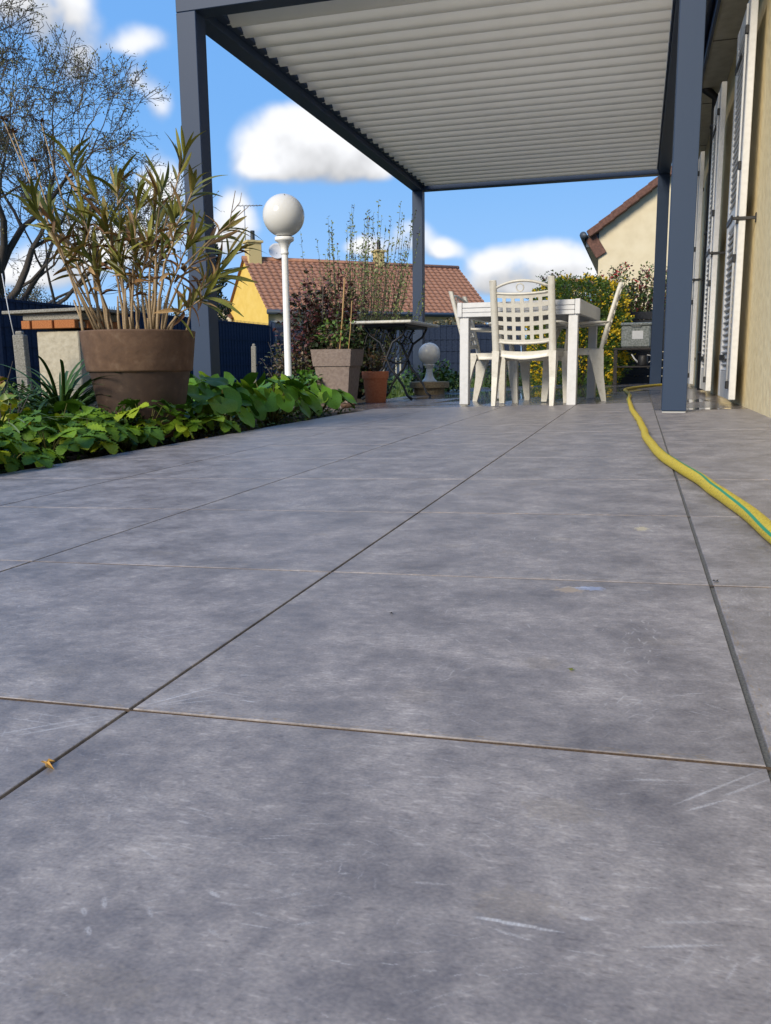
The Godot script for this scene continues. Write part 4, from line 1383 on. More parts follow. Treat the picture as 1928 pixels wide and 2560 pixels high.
func right_gable() -> void:
	var t := thing("gable_house", "cream gable wall with brown tiled verge rising beyond the hedge", "house")
	var z := -18.0
	var xl := -0.85
	var yl := 2.86
	var ridge := Vector3(2.1, yl + 2.95 * 0.728, z)
	var st := begin()
	var pts := [Vector3(xl, -0.4, z), Vector3(ridge.x + 2.95, -0.4, z), Vector3(ridge.x + 2.95, yl, z), ridge, Vector3(xl, yl, z)]
	for k in range(1, 4): tri(st, pts[0], pts[k], pts[k + 1])
	quad(st, Vector3(xl, -0.4, z - 8), Vector3(xl, -0.4, z), Vector3(xl, yl, z), Vector3(xl, yl, z - 8))
	obj(st, "wall", M.cream_light, t)
	var up := (ridge - Vector3(xl, yl, z)).normalized()
	var start := Vector3(xl, yl, z) - up * 0.24
	var n := 14
	var L := 3.9 / n
	for k in n:
		var v := begin()
		var c := start + up * (L * (k + 0.5))
		box(v, c + Vector3(0, 0.05, 0.06), Vector3(L * 1.04, 0.13, 0.30), 0.008, Basis(Vector3.BACK, atan2(up.y, up.x) - 0.05))
		obj(v, "verge_tile", M.dark_tile, t)
	var ro := begin()
	var s := up.cross(Vector3.BACK).normalized() * -0.02
	quad(ro, start + s, ridge + s, ridge + s + Vector3(0, 0, -8), start + s + Vector3(0, 0, -8))
	obj(ro, "roof", M.dark_tile, t)
	var ev := begin()
	box(ev, Vector3(xl - 0.13, yl - 0.20, z - 4.0), Vector3(0.24, 0.24, 8.0), 0.01)
	obj(ev, "eaves_box", M.zinc, t)
	var rg := begin()
	box(rg, Vector3(xl - 0.05, yl - 0.31, z + 0.03), Vector3(0.22, 0.42, 0.06), 0.01, Basis(Vector3.BACK, 0.55))
	obj(rg, "eaves_bracket", M.dark_tile, t)
	var gu := begin(true)
	tube(gu, [Vector3(xl - 0.30, yl - 0.10, z + 0.15), Vector3(xl - 0.30, yl - 0.10, z - 8)], [0.07], 10)
	obj(gu, "gutter", M.zinc, t)
	# a roof further off, seen over the hedge
	var u := thing("far_cottage", "low brown roof peeping over the flowering shrubs", "house")
	var a := Vector3(-2.05, -0.4, -30.0)
	var w := begin()
	box(w, a + Vector3(0, 1.2, -2.0), Vector3(1.5, 2.4, 4.0))
	tri(w, a + Vector3(-0.75, 2.4, 0.0), a + Vector3(0.75, 2.4, 0.0), a + Vector3(-0.35, 3.35, 0.0))
	obj(w, "wall", M.cream, u)
	var r := begin()
	box(r, a + Vector3(0.52, 3.32, -2.0), Vector3(1.8, 0.10, 4.4), 0.0, Basis(Vector3.BACK, -0.12))
	box(r, a + Vector3(-0.70, 2.98, -2.0), Vector3(1.05, 0.10, 4.4), 0.0, Basis(Vector3.BACK, 0.98))
	obj(r, "roof", M.roof, u)

func backdrop_materials() -> void:
	M.strip = grained([[0.0, Color(0.018, 0.026, 0.048)], [0.5, Color(0.025, 0.036, 0.065)], [1.0, Color(0.032, 0.045, 0.080)]], 0.85, 1.2, 61, 0.04, 4)
	M.strip.metallic_specular = 0.2
	M.plaster = grained([[0.0, Color(0.33, 0.295, 0.225)], [0.3, Color(0.40, 0.36, 0.275)], [0.6, Color(0.44, 0.40, 0.31)], [1.0, Color(0.48, 0.44, 0.35)]], 0.95, 1.2, 62, 0.03, 6, bump(256, 63, 0.05, 5, 5.0), 0.25)
	M.brick = grained([[0.0, Color(0.24, 0.08, 0.025)], [0.5, Color(0.37, 0.13, 0.04)], [1.0, Color(0.44, 0.19, 0.07)]], 0.9, 5.0, 64, 0.03, 4)
	M.yellow = grained([[0.0, Color(0.66, 0.43, 0.085)], [0.5, Color(0.73, 0.50, 0.11)], [1.0, Color(0.77, 0.55, 0.16)]], 0.9, 0.2, 65, 0.02, 4)
	M.cream_light = grained([[0.0, Color(0.58, 0.50, 0.345)], [0.5, Color(0.63, 0.55, 0.39)], [1.0, Color(0.66, 0.585, 0.425)]], 0.9, 0.3, 66, 0.02, 4)
	M.yellow_pale = mat(lin(0.56, 0.44, 0.20), 0.9)
	M.pane_dark = mat(lin(0.02, 0.025, 0.03), 0.08)
	M.pale_frame = mat(lin(0.55, 0.55, 0.54), 0.5)
	M.zinc_pale = mat(lin(0.42, 0.43, 0.44), 0.5, 0.4)
	M.dish = mat(lin(0.55, 0.55, 0.56), 0.5)

func backdrop() -> void:
	fence_run("dark strip-filled panel fence running along the left side of the garden", Vector3(-6.2, -0.22, -5.0), Vector3(-6.25, -0.22, -14.1), 1.22, 4)
	fence_run("dark strip-filled panel fence across the back of the garden", Vector3(-6.2, -0.22, -14.12), Vector3(0.2, -0.22, -15.6), 1.19, 3)
	var s1 := concrete_stake("weathered concrete stake standing left of the barbecue block", Vector3(-4.52, -0.18, -5.55), 0.71, 0.085, 0.02)
	var wr := begin(true)
	tube(wr, [Vector3(-0.03, 0.68, 0.03), Vector3(-0.055, 0.90, 0.03), Vector3(-0.075, 1.16, 0.03)], [0.004], 5)
	obj(wr, "wire", M.paper, s1)
	concrete_stake("thin concrete stake between the front pergola post and lamp post", Vector3(-4.22, -0.2, -9.0), 0.70, 0.055, -0.02)
	concrete_stake("short pale concrete stake seen under the stone table", Vector3(-3.27, -0.22, -11.0), 0.73, 0.05, 0.0)
	masonry()
	yellow_house()
	small_house()
	right_gable()

# ---------------------------------------------------------------- plants
var LEAF := {}

func leaf_mat(c: Color, rough := 0.5, through := 0.5) -> StandardMaterial3D:
	# c: linear base colour of the leaf
	var m := mat((c * 1.18).linear_to_srgb(), rough + 0.08, 0.0, 0.35)
	m.albedo_texture = M.leaf_grain
	m.uv1_triplanar = true
	m.uv1_scale = Vector3.ONE * 9.0
	m.backlight_enabled = true
	m.backlight = Color(c.r * through * 1.1, c.g * through * 1.3, c.b * through * 0.5).linear_to_srgb()
	return m

func blade(length: float, width: float, shape: Callable, fold := 0.25, droop := 0.3, segs := 6, serr := 0.0, wave := 0.0) -> ArrayMesh:
	# a leaf along +z, face up; shape(t) gives the half width from 0 to 1
	var st := begin(true)
	var rows := []
	for i in segs + 1:
		var t := i / float(segs)
		var hw: float = shape.call(t) * width * 0.5
		if serr > 0.0 and i % 2 == 1: hw *= 1.0 - serr
		var a := droop * t
		var c := Vector3(0, -sin(a) * t * length * 0.6, length * t * (1.0 - 0.25 * droop * t))
		var lift := fold * hw
		var wv := wave * sin(t * 11.0) * width
		rows.append([c + Vector3(-hw, lift + wv, 0), c + Vector3(-hw * 0.5, lift * 0.55 + wv * 0.3, 0), c, c + Vector3(hw * 0.5, lift * 0.55 - wv * 0.3, 0), c + Vector3(hw, lift - wv, 0)])
	for i in segs:
		for k in 4:
			if i == 0 and k == 0: pass
			quad(st, rows[i][k], rows[i + 1][k], rows[i + 1][k + 1], rows[i][k + 1])
	return mesh_of(st)

func facing(dir: Vector3, up := Vector3.UP, scale := 1.0) -> Basis:
	var z := dir.normalized()
	var x := up.cross(z)
	if x.length() < 0.01: x = Vector3.RIGHT.cross(z)
	x = x.normalized()
	return Basis(x, z.cross(x), z).scaled_local(Vector3.ONE * scale)

func rvec() -> Vector3:
	var a := R(0, TAU)
	var y := R(-1, 1)
	var r := sqrt(1 - y * y)
	return Vector3(cos(a) * r, y, sin(a) * r)

func swarm(parent: Node, called: String, mesh: Mesh, m: Material, xfs: Array, cols: Array) -> MultiMeshInstance3D:
	var mm := MultiMesh.new()
	mm.transform_format = MultiMesh.TRANSFORM_3D
	mm.use_colors = true
	mm.mesh = mesh
	mm.instance_count = xfs.size()
	for i in xfs.size():
		mm.set_instance_transform(i, xfs[i])
		mm.set_instance_color(i, cols[i])
	var o := MultiMeshInstance3D.new()
	o.name = called
	o.multimesh = mm
	o.material_override = m
	parent.add_child(o, true)
	stuff(o)
	return o

func plant_materials() -> void:
	M.leaf_grain = tex(grain_image(256, 89, 0.05, 5, [[0.0, Color(0.45, 0.42, 0.40)], [0.4, Color(0.80, 0.80, 0.76)], [0.7, Color(0.92, 0.92, 0.88)], [1.0, Color(1.0, 1.0, 0.95)]]))
	var lance := func(t: float) -> float: return pow(sin(PI * clampf(t * 0.94 + 0.03, 0, 1)), 0.75) * (1.0 - 0.25 * t)
	var ovate := func(t: float) -> float: return sin(PI * pow(clampf(t * 0.97 + 0.015, 0, 1), 0.72))
	var strap := func(t: float) -> float: return minf(1.0, 6.0 * (1.0 - t)) * (1.0 - 0.35 * t)
	LEAF.lance = []
	for k in 5: LEAF.lance.append(blade(0.145 + 0.012 * k, 0.0195 + 0.001 * k, lance, 0.35 - 0.06 * k, 0.05 + 0.2 * k, 7))
	LEAF.curl = [blade(0.13, 0.024, lance, 0.8, 1.5, 8, 0.0, 0.12), blade(0.115, 0.026, lance, 1.0, 1.1, 8, 0.0, 0.15)]
	LEAF.strap = []
	for k in 4: LEAF.strap.append(blade(0.54 + 0.06 * k, 0.014, strap, 0.5, 1.3 + 0.4 * k, 14))
	LEAF.small = blade(0.04, 0.022, ovate, 0.25, 0.3, 4)
	LEAF.tiny = blade(0.018, 0.009, ovate, 0.2, 0.3, 2)
	LEAF.mid = blade(0.055, 0.036, ovate, 0.3, 0.35, 5)
	LEAF.grass = blade(0.30, 0.006, strap, 0.3, 0.9, 5)
	LEAF.round = []
	for k in 4: LEAF.round.append(round_leaf(0.074, 0.10 + 0.10 * k, k))
	LEAF.tri = []
	for k in 4: LEAF.tri.append(trifoliate(0.082, 0.15 + 0.2 * k, k))
	M.leaf_inst = mat(Color.WHITE, 0.5)
	M.leaf_inst.vertex_color_use_as_albedo = true
	M.leaf_inst.backlight_enabled = true
	M.leaf_inst.backlight = Color(0.28, 0.32, 0.12)
	M.oleander = [leaf_mat(Color(0.15, 0.155, 0.030)), leaf_mat(Color(0.21, 0.20, 0.042)), leaf_mat(Color(0.10, 0.12, 0.028)), leaf_mat(Color(0.26, 0.20, 0.06))]
	M.dry = [leaf_mat(Color(0.24, 0.13, 0.055), 0.7, 0.3), leaf_mat(Color(0.36, 0.23, 0.11), 0.7, 0.3), leaf_mat(Color(0.15, 0.075, 0.035), 0.7, 0.3)]
	M.bark_tan = grained([[0.0, Color(0.17, 0.115, 0.065)], [0.5, Color(0.31, 0.22, 0.125)], [1.0, Color(0.42, 0.32, 0.20)]], 0.85, 8.0, 81, 0.04, 4)
	M.bark_dark = grained([[0.0, Color(0.022, 0.018, 0.016)], [0.5, Color(0.055, 0.046, 0.040)], [1.0, Color(0.10, 0.086, 0.074)]], 0.9, 2.5, 82, 0.04, 4)
	M.bark_twig = mat(lin(0.085, 0.066, 0.048), 0.9)
	M.bergenia = [leaf_mat(Color(0.085, 0.20, 0.018), 0.38), leaf_mat(Color(0.11, 0.25, 0.022), 0.36), leaf_mat(Color(0.055, 0.14, 0.016), 0.4), leaf_mat(Color(0.16, 0.27, 0.02), 0.38)]
	M.petiole = leaf_mat(Color(0.13, 0.13, 0.04), 0.6)
	M.berry_leaf = [leaf_mat(Color(0.13, 0.235, 0.016), 0.5, 0.7), leaf_mat(Color(0.19, 0.30, 0.02), 0.5, 0.7), leaf_mat(Color(0.075, 0.16, 0.016), 0.5), leaf_mat(Color(0.26, 0.34, 0.022), 0.5, 0.7), leaf_mat(Color(0.05, 0.115, 0.014), 0.5)]
	M.lily = [leaf_mat(Color(0.055, 0.11, 0.022)), leaf_mat(Color(0.035, 0.08, 0.020)), leaf_mat(Color(0.20, 0.27, 0.12))]
	M.yellow_leaf = [leaf_mat(Color(0.42, 0.36, 0.02), 0.5, 0.7), leaf_mat(Color(0.30, 0.14, 0.02), 0.5, 0.6)]
	M.pot_brown = grained([[0.0, Color(0.06, 0.033, 0.021)], [0.35, Color(0.098, 0.055, 0.034)], [0.65, Color(0.122, 0.069, 0.042)], [1.0, Color(0.19, 0.125, 0.085)]], 0.85, 1.2, 83, 0.02, 6, bump(256, 84, 0.12, 4, 2.0), 0.25)
	M.pot_taupe = grained([[0.0, Color(0.155, 0.115, 0.10)], [0.5, Color(0.205, 0.16, 0.14)], [1.0, Color(0.25, 0.20, 0.175)]], 0.85, 1.6, 85, 0.03, 5, bump(256, 86, 0.1, 4, 3.0), 0.4)
	M.terracotta = grained([[0.0, Color(0.46, 0.12, 0.045)], [0.5, Color(0.58, 0.17, 0.065)], [1.0, Color(0.62, 0.22, 0.10)]], 0.75, 2.5, 87, 0.03, 5)
	M.bamboo = mat(lin(0.38, 0.24, 0.10), 0.6)

func round_leaf(r: float, cup: float, sd: int) -> ArrayMesh:
	# kidney-shaped glossy leaf on the end of its stalk, along +z; the rim waves a little
	var st := begin(true)
	var n := 22
	var rings := 4
	var P := func(k: int, q: int) -> Vector3:
		var a := lerpf(0.28, TAU - 0.28, k / float(n)) - PI * 0.5
		var f := q / float(rings)
		var rr := r * f * (1.0 + 0.06 * sin(a * 3.0 + sd) + 0.02 * sin(k * 2.6 + sd))
		var y := cup * r * f * f * (1.0 - 0.9 * sin(a)) * 0.6 + 0.07 * r * sin(a * 4.0 + sd * 2.0) * f * f - 0.25 * r * f * f * maxf(0.0, sin(a))
		return Vector3(cos(a) * rr * 0.98, y, r * 0.25 + sin(a) * rr)
	for k in n:
		for q in rings:
			quad(st, P.call(k, q), P.call(k, q + 1), P.call(k + 1, q + 1), P.call(k + 1, q))
	return mesh_of(st)

func trifoliate(len: float, droop: float, sd: int) -> ArrayMesh:
	# three toothed, pleated leaflets as one leaf
	var st := begin(true)
	for s in [-1, 0, 1]:
		var turn := Basis(Vector3.UP, s * 1.25).rotated(Vector3.BACK, 0.0)
		var L := len * (1.0 if s == 0 else 0.9)
		var rows := []
		var n := 12
		for i in n + 1:
			var t := i / float(n)
			var hw := L * 0.43 * pow(sin(PI * clampf(pow(t, 1.15) * 0.90 + 0.04, 0, 1)), 0.55)
			var z := L * t
			var y := -droop * L * t * t * 0.7
			var tooth := 0.86 if i % 2 == 0 else 1.08
			var row := []
			for k in 7:
				var u := (k - 3) / 3.0
				var e := absf(u)
				var pleat := 0.035 * L * (1.0 if (i + int(e * 3.0)) % 2 == 0 else -1.0) * e
				row.append(turn * Vector3(u * hw * (tooth if e > 0.9 else 1.0), y + 0.30 * hw * e + pleat * 0.6, z - 0.10 * L * e * e + (0.035 * L if e > 0.9 and i % 2 == 1 else 0.0)))
			rows.append(row)
		for i in n:
			for k in 6:
				quad(st, rows[i][k], rows[i + 1][k], rows[i + 1][k + 1], rows[i][k + 1])
	return mesh_of(st)

# ------------------------------------------------ pots
func pots() -> void:
	var b := Vector3(-2.238, -0.045, -3.54)
	var t := thing("plant_pot", "large round brown clay pot standing in the flower bed", "pot", b)
	t.scale = Vector3(0.862, 0.965, 0.862)
	var st := begin(true)
	lathe(st, [[0.0, 0.0], [0.196, 0.0], [0.200, 0.012], [0.232, 0.16], [0.258, 0.29], [0.264, 0.316]], 56)
	obj(st, "body", M.pot_brown, t)
	var rm := begin(true)
	lathe(rm, [[0.258, 0.310], [0.276, 0.314], [0.280, 0.322], [0.302, 0.494], [0.303, 0.500], [0.299, 0.503], [0.284, 0.503], [0.281, 0.498], [0.268, 0.44], [0.0, 0.44]], 56)
	obj(rm, "rim", M.pot_brown, t)
	var so := begin(true)
	lathe(so, [[0.275, 0.452], [0.12, 0.462], [0.0, 0.465]], 24)
	obj(so, "soil", M.soil, t)
	# a thin skin in a darker clay colour over the lower half
	var darker_tone := begin(true)
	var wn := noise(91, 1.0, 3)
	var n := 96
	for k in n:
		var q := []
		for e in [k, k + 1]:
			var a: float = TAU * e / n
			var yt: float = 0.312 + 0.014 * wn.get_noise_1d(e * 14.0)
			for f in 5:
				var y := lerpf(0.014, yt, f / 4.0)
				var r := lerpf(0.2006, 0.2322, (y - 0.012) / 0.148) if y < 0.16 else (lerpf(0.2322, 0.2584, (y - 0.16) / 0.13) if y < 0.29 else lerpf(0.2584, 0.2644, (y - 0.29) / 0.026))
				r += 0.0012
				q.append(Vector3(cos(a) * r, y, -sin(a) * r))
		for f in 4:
			quad(darker_tone, q[f], q[5 + f], q[6 + f], q[f + 1])
	obj(darker_tone, "lower_clay", M.lower_clay, t)

	var s := thing("square_planter", "square taupe planter with a wide rim at the terrace edge", "planter", Vector3(-2.425, fy(-2.42), -6.83))
	var body := begin()
	frustum(body, 0.0, 0.335, 0.118, 0.152)
	obj(body, "body", M.pot_taupe, s)
	var rim := begin()
	frustum(rim, 0.331, 0.468, 0.162, 0.176)
	var rb := obj(rim, "rim", M.pot_taupe, s)
	var inn := begin()
	box(inn, Vector3(0, 0.455, 0), Vector3(0.31, 0.02, 0.31))
	obj(inn, "soil", M.soil, s)

	var c := thing("terracotta_pot", "small orange terracotta pot beside the square planter", "pot", Vector3(-2.26, fy(-2.3), -7.36))
	var cs := begin(true)
	lathe(cs, [[0.0, 0.0], [0.088, 0.0], [0.091, 0.006], [0.108, 0.205], [0.110, 0.212]], 40)
	obj(cs, "body", M.terracotta, c)
	var cr := begin(true)
	lathe(cr, [[0.108, 0.210], [0.117, 0.212], [0.118, 0.218], [0.122, 0.272], [0.121, 0.277], [0.110, 0.277], [0.106, 0.24], [0.0, 0.24]], 40)
	obj(cr, "rim", M.terracotta, c)
	var p2 := thing("clay_saucer", "broken clay saucer lying by the foot of the planter", "saucer", Vector3(-2.19, fy(-2.2) + 0.002, -6.38))
	var ps := begin(true)
	lathe(ps, [[0.0, 0.0], [0.05, 0.0], [0.066, 0.032], [0.062, 0.034], [0.048, 0.008], [0.0, 0.006]], 24)
	obj(ps, "dish", M.pot_brown, p2)

func frustum(st: SurfaceTool, y0: float, y1: float, a: float, b: float) -> void:
	var lo := []; var hi := []
	for k in [[-1, 1], [1, 1], [1, -1], [-1, -1]]:
		lo.append(Vector3(k[0] * a, y0, k[1] * a)); hi.append(Vector3(k[0] * b, y1, k[1] * b))
	for k in 4: quad(st, lo[k], lo[(k + 1) % 4], hi[(k + 1) % 4], hi[k])
	quad(st, lo[3], lo[2], lo[1], lo[0])
	quad(st, hi[0], hi[1], hi[2], hi[3])

# ------------------------------------------------ oleander
const OLEANDER_TIPS := [[-0.35, 0.84, -0.12], [-0.41, 0.59, 0.02], [-0.19, 0.64, -0.06], [0.00, 0.65, 0.05], [0.11, 0.57, 0.06], [0.04, 0.57, -0.19], [0.20, 0.80, -0.21], [0.44, 0.60, 0.15], [0.44, 0.46, -0.11], [-0.42, 0.44, -0.12], [-0.31, 0.55, 0.22], [0.45, 0.25, -0.01], [0.46, 0.14, 0.15], [0.19, 0.64, -0.01], [-0.06, 0.48, 0.06], [-0.08, 0.47, -0.15], [0.29, 0.50, 0.06], [0.41, 0.37, 0.16], [-0.21, 0.52, 0.01], [-0.29, 0.49, 0.11], [0.16, 0.39, 0.08], [0.43, 0.37, -0.19], [0.03, 0.31, 0.11], [-0.16, 0.33, 0.04]]

func oleander() -> void:
	rng.seed = 31
	var t := thing("oleander", "winter-worn oleander with long narrow leaves growing from the big clay pot", "shrub", Vector3(-2.27, 0.41, -3.54))
	var leaves := 0
	var more := []
	var tint := []
	for q in OLEANDER_TIPS:
		var tip := Vector3(q[0], q[1] + 0.02, q[2])
		var foot := Vector3(clampf(q[0] * 0.45 + R(-0.05, 0.05), -0.2, 0.2), 0.0, clampf(q[2] * 0.5 + R(-0.05, 0.05), -0.14, 0.14))
		var line := []
		var n := 8
		for k in n + 1:
			var f := k / float(n)
			var p := foot.lerp(tip, f)
			var out := Vector3(tip.x - foot.x, 0, tip.z - foot.z)
			p -= out * 0.22 * sin(PI * f)          # rises first, then leans out
			p += Vector3(R(-0.008, 0.008), 0, R(-0.008, 0.008)) * sin(PI * f)
			line.append(p)
		var rad := []
		var r0 := R(0.0055, 0.0085)
		for k in n + 1: rad.append(lerpf(r0, 0.0028, k / float(n)))
		var st := begin(true)
		tube(st, line, rad, 7)
		obj(st, "stem", M.bark_tan, t)
		# whorls of leaves along the upper part
		var m := 12
		for k in m:
			if leaves >= 290: break
			var f := 1.0 - pow(k / float(m), 1.2) * 0.5
			if k < 7: f = 1.0 - k * 0.014
			var i := clampi(int(f * n), 0, n - 1)
			var p: Vector3 = line[i].lerp(line[i + 1], f * n - i)
			var d: Vector3 = (line[i + 1] - line[i]).normalized()
			var side := d.cross(rvec()).normalized()
			var spread := R(0.2, 0.8) if k < 7 else R(0.7, 1.3)
			var dir := (d * cos(spread) + side * sin(spread)).normalized()
			var dead := rng.randf() < (0.12 if k < 7 else 0.6)
			var ms: ArrayMesh = LEAF.curl[rng.randi() % 2] if dead else LEAF.lance[rng.randi() % 5]
			var mm: Material = M.dry[rng.randi() % 3] if dead else M.oleander[rng.randi() % 4]
			put(ms, "leaf", mm, t, Transform3D(facing(dir, d + rvec() * 0.5, R(0.8, 1.22)), p))
			leaves += 1
		for k in 13:
			var f := R(0.55, 1.0)
			var i := clampi(int(f * n), 0, n - 1)
			var p: Vector3 = line[i].lerp(line[i + 1], f * n - i)
			var d: Vector3 = (line[i + 1] - line[i]).normalized()
			var dir := (d * R(0.6, 1.0) + d.cross(rvec()).normalized() * R(0.2, 0.8)).normalized()
			more.append(Transform3D(facing(dir, d + rvec() * 0.5, R(0.6, 1.1)), p))
			tint.append([Color(0.16, 0.16, 0.032), Color(0.21, 0.19, 0.045), Color(0.11, 0.12, 0.03), Color(0.27, 0.17, 0.08), Color(0.20, 0.11, 0.05)][rng.randi() % 5])
	swarm(t, "small_leaves", LEAF.lance[1], M.leaf_inst, more, tint)
	# bare and cut stems among them
	for k in 12:
		var foot := Vector3(R(-0.2, 0.2), 0, R(-0.14, 0.14))
		var top := foot * 1.25 + Vector3(R(-0.05, 0.05), R(0.06, 0.4), R(-0.05, 0.05))
		var st := begin(true)
		tube(st, [foot, foot.lerp(top, 0.5) + rvec() * 0.01, top], [R(0.006, 0.010), 0.006, R(0.003, 0.006)], 7)
		obj(st, "stem", M.bark_tan, t)
	# forked dry flower stalk on the right, brown seed heads on long stalks to the left
	var fk := begin(true)
	tube(fk, [Vector3(0.30, 0.30, 0.05), Vector3(0.44, 0.42, 0.02), Vector3(0.52, 0.48, 0.0), Vector3(0.555, 0.62, 0.0)], [0.004, 0.0032, 0.0026, 0.0015], 6)
	tube(fk, [Vector3(0.52, 0.48, 0.0), Vector3(0.57, 0.51, 0.02), Vector3(0.63, 0.545, 0.03)], [0.0026, 0.002, 0.0012], 6)
	tube(fk, [Vector3(0.535, 0.53, 0.0), Vector3(0.575, 0.57, 0.0), Vector3(0.585, 0.61, 0.0)], [0.002, 0.0016, 0.001], 6)
	obj(fk, "dry_stalk", M.bark_tan, t)
	for q in [[-0.60, 1.00, 0.02], [-0.45, 1.0, -0.05], [-0.43, 0.80, 0.05], [-0.52, 0.93, 0.06]]:
		var tip := Vector3(q[0], q[1], q[2])
		var st := begin(true)
		var foot := Vector3(-0.12 + R(-0.05, 0.05), 0.02, q[2])
		tube(st, [foot, foot.lerp(tip, 0.4) + Vector3(-0.02, -0.02, 0), foot.lerp(tip, 0.75) + Vector3(-0.01, -0.01, 0), tip], [0.006, 0.0045, 0.0035, 0.0025], 6)
		var stem := obj(st, "stem", M.bark_tan, t)
		var head := begin()
		for k in 34:
			var d := rvec()
			d.y = absf(d.y) * 0.6 + 0.1 * d.y
			var p := tip + d * R(0.0, 0.02)
			var e := d.cross(Vector3.UP).normalized() * 0.006
			tri(head, p - e, p + e, p + d * R(0.014, 0.036))
		obj(head, "seed_head", M.dry[2], stem)

# ------------------------------------------------ beds
func bergenia(label: String, at: Vector3, n: int, reach: float, high: float, sd: int) -> void:
	rng.seed = sd
	var t := thing("bergenia", label, "plant", at, 0.0, "round-leaved bergenias along the terrace edge")
	for k in n:
		var a := TAU * k * 0.618
		var f := sqrt((k + 0.5) / n)
		var tip := Vector3(cos(a) * reach * f, high * R(0.62, 1.05) * (1.05 - 0.55 * f * f), -sin(a) * reach * f)
		var st := begin(true)
		tube(st, [Vector3(tip.x * 0.15, 0, tip.z * 0.15), Vector3(tip.x * 0.6, tip.y * 0.62, tip.z * 0.6), tip], [0.004, 0.0035, 0.003], 6)
		var stalk := obj(st, "stalk", M.petiole, t)
		var out := Vector3(cos(a), R(-0.55, 0.35) - 0.5 * f, -sin(a)).normalized()
		var up := (Vector3.UP + Vector3(cos(a), 0, -sin(a)) * R(0.1, 0.9) + rvec() * 0.35).normalized()
		put(LEAF.round[rng.randi() % 4], "leaf", M.bergenia[rng.randi() % 4], t, Transform3D(facing(out, up, R(0.72, 1.22)), tip))

func strawberry(label: String, at: Vector3, n: int, sd: int, high: float) -> void:
	rng.seed = sd
	var t := thing("strawberry_plant", label, "plant", at, R(0, TAU), "strawberry plants in the flower bed")
	for k in n:
		var a := TAU * k * 0.618
		var f := sqrt((k + 0.6) / n)
		var tip := Vector3(cos(a) * 0.16 * f, high * R(0.5, 1.1) * (1.1 - 0.5 * f), -sin(a) * 0.16 * f)
		var st := begin(true)
		tube(st, [Vector3.ZERO, Vector3(tip.x * 0.5, tip.y * 0.65, tip.z * 0.5), tip], [0.0022, 0.0018, 0.0015], 5)
		obj(st, "stalk", M.petiole, t)
		var out := Vector3(cos(a), R(-0.5, 0.25), -sin(a)).normalized()
		put(LEAF.tri[rng.randi() % 4], "leaf", M.berry_leaf[[0, 0, 1, 2, 2, 3, 4][rng.randi() % 7]], t, Transform3D(facing(out, (Vector3.UP + rvec() * 0.5).normalized(), R(0.7, 1.15)), tip))

func strap_clump(label: String, at: Vector3, n: int, scale: float, kinds: Array, sd: int) -> void:
	rng.seed = sd
	var t := thing("daylily", label, "plant", at)
	for k in n:
		var a := R(0, TAU)
		var d := Vector3(cos(a) * R(0.15, 0.75), 1.0, sin(a) * R(0.15, 0.75)).normalized()
		var side := Vector3(cos(a), 0, sin(a))
		put(LEAF.strap[rng.randi() % 4], "leaf", M.lily[kinds[rng.randi() % kinds.size()]], t, Transform3D(facing(d, -side + Vector3.UP * 0.2, scale * R(0.6, 1.1)), Vector3(cos(a) * 0.03, 0, sin(a) * 0.03)))

func leafy(called: String, label: String, at: Vector3, size: Vector3, count: int, mesh: Mesh, ramp: Array, sd: int, shell := 0.5, stems := 7, group := "") -> Node3D:
	# a bushy plant: stems and leaves spread through an uneven volume
	rng.seed = sd
	var t := thing(called, label, "plant", at, 0.0, group)
	var nz := noise(sd, 1.0, 3)
	var xf := []; var cl := []
	var st := begin(true)
	for k in stems:
		var d := Vector3(R(-1, 1) * size.x * 0.7, size.y * R(0.6, 0.95), R(-1, 1) * size.z * 0.7)
		tube(st, [Vector3(d.x * 0.1, 0, d.z * 0.1), Vector3(d.x * 0.55, d.y * 0.5, d.z * 0.55) + rvec() * 0.02, d], [size.y * 0.012 + 0.002, size.y * 0.008 + 0.0015, 0.0015], 5)
	stuff(obj(st, "stems", M.bark_dark, t))
	var tries := 0
	while xf.size() < count and tries < count * 6:
		tries += 1
		var d := rvec()
		var r := pow(rng.randf(), shell)
		var p := Vector3(d.x * size.x, size.y * (0.5 + 0.5 * d.y), d.z * size.z) 
		p = Vector3(0, size.y * 0.45, 0).lerp(p, r)
		var lump := nz.get_noise_3d(p.x * 3.0 / size.x, p.y * 3.0 / size.y, p.z * 3.0 / size.z)
		if r > 0.72 + 0.5 * lump: continue
		if p.y < 0.0: continue
		var out := (Vector3(d.x, d.y * 0.5 + 0.15, d.z) + rvec() * 0.8).normalized()
		xf.append(Transform3D(facing(out, (Vector3.UP + rvec() * 0.6).normalized(), R(0.6, 1.25)), p))
		var f := clampf(0.5 + 0.55 * nz.get_noise_3d(p.x * 5.0 + 9.0, p.y * 5.0, p.z * 5.0) + R(-0.35, 0.35), 0, 0.999)
		var c: Color = ramp[int(f * ramp.size())]
		cl.append(Color(c.r, c.g, c.b) * R(0.75, 1.25))
	swarm(t, "foliage", mesh, M.leaf_inst, xf, cl)
	return t

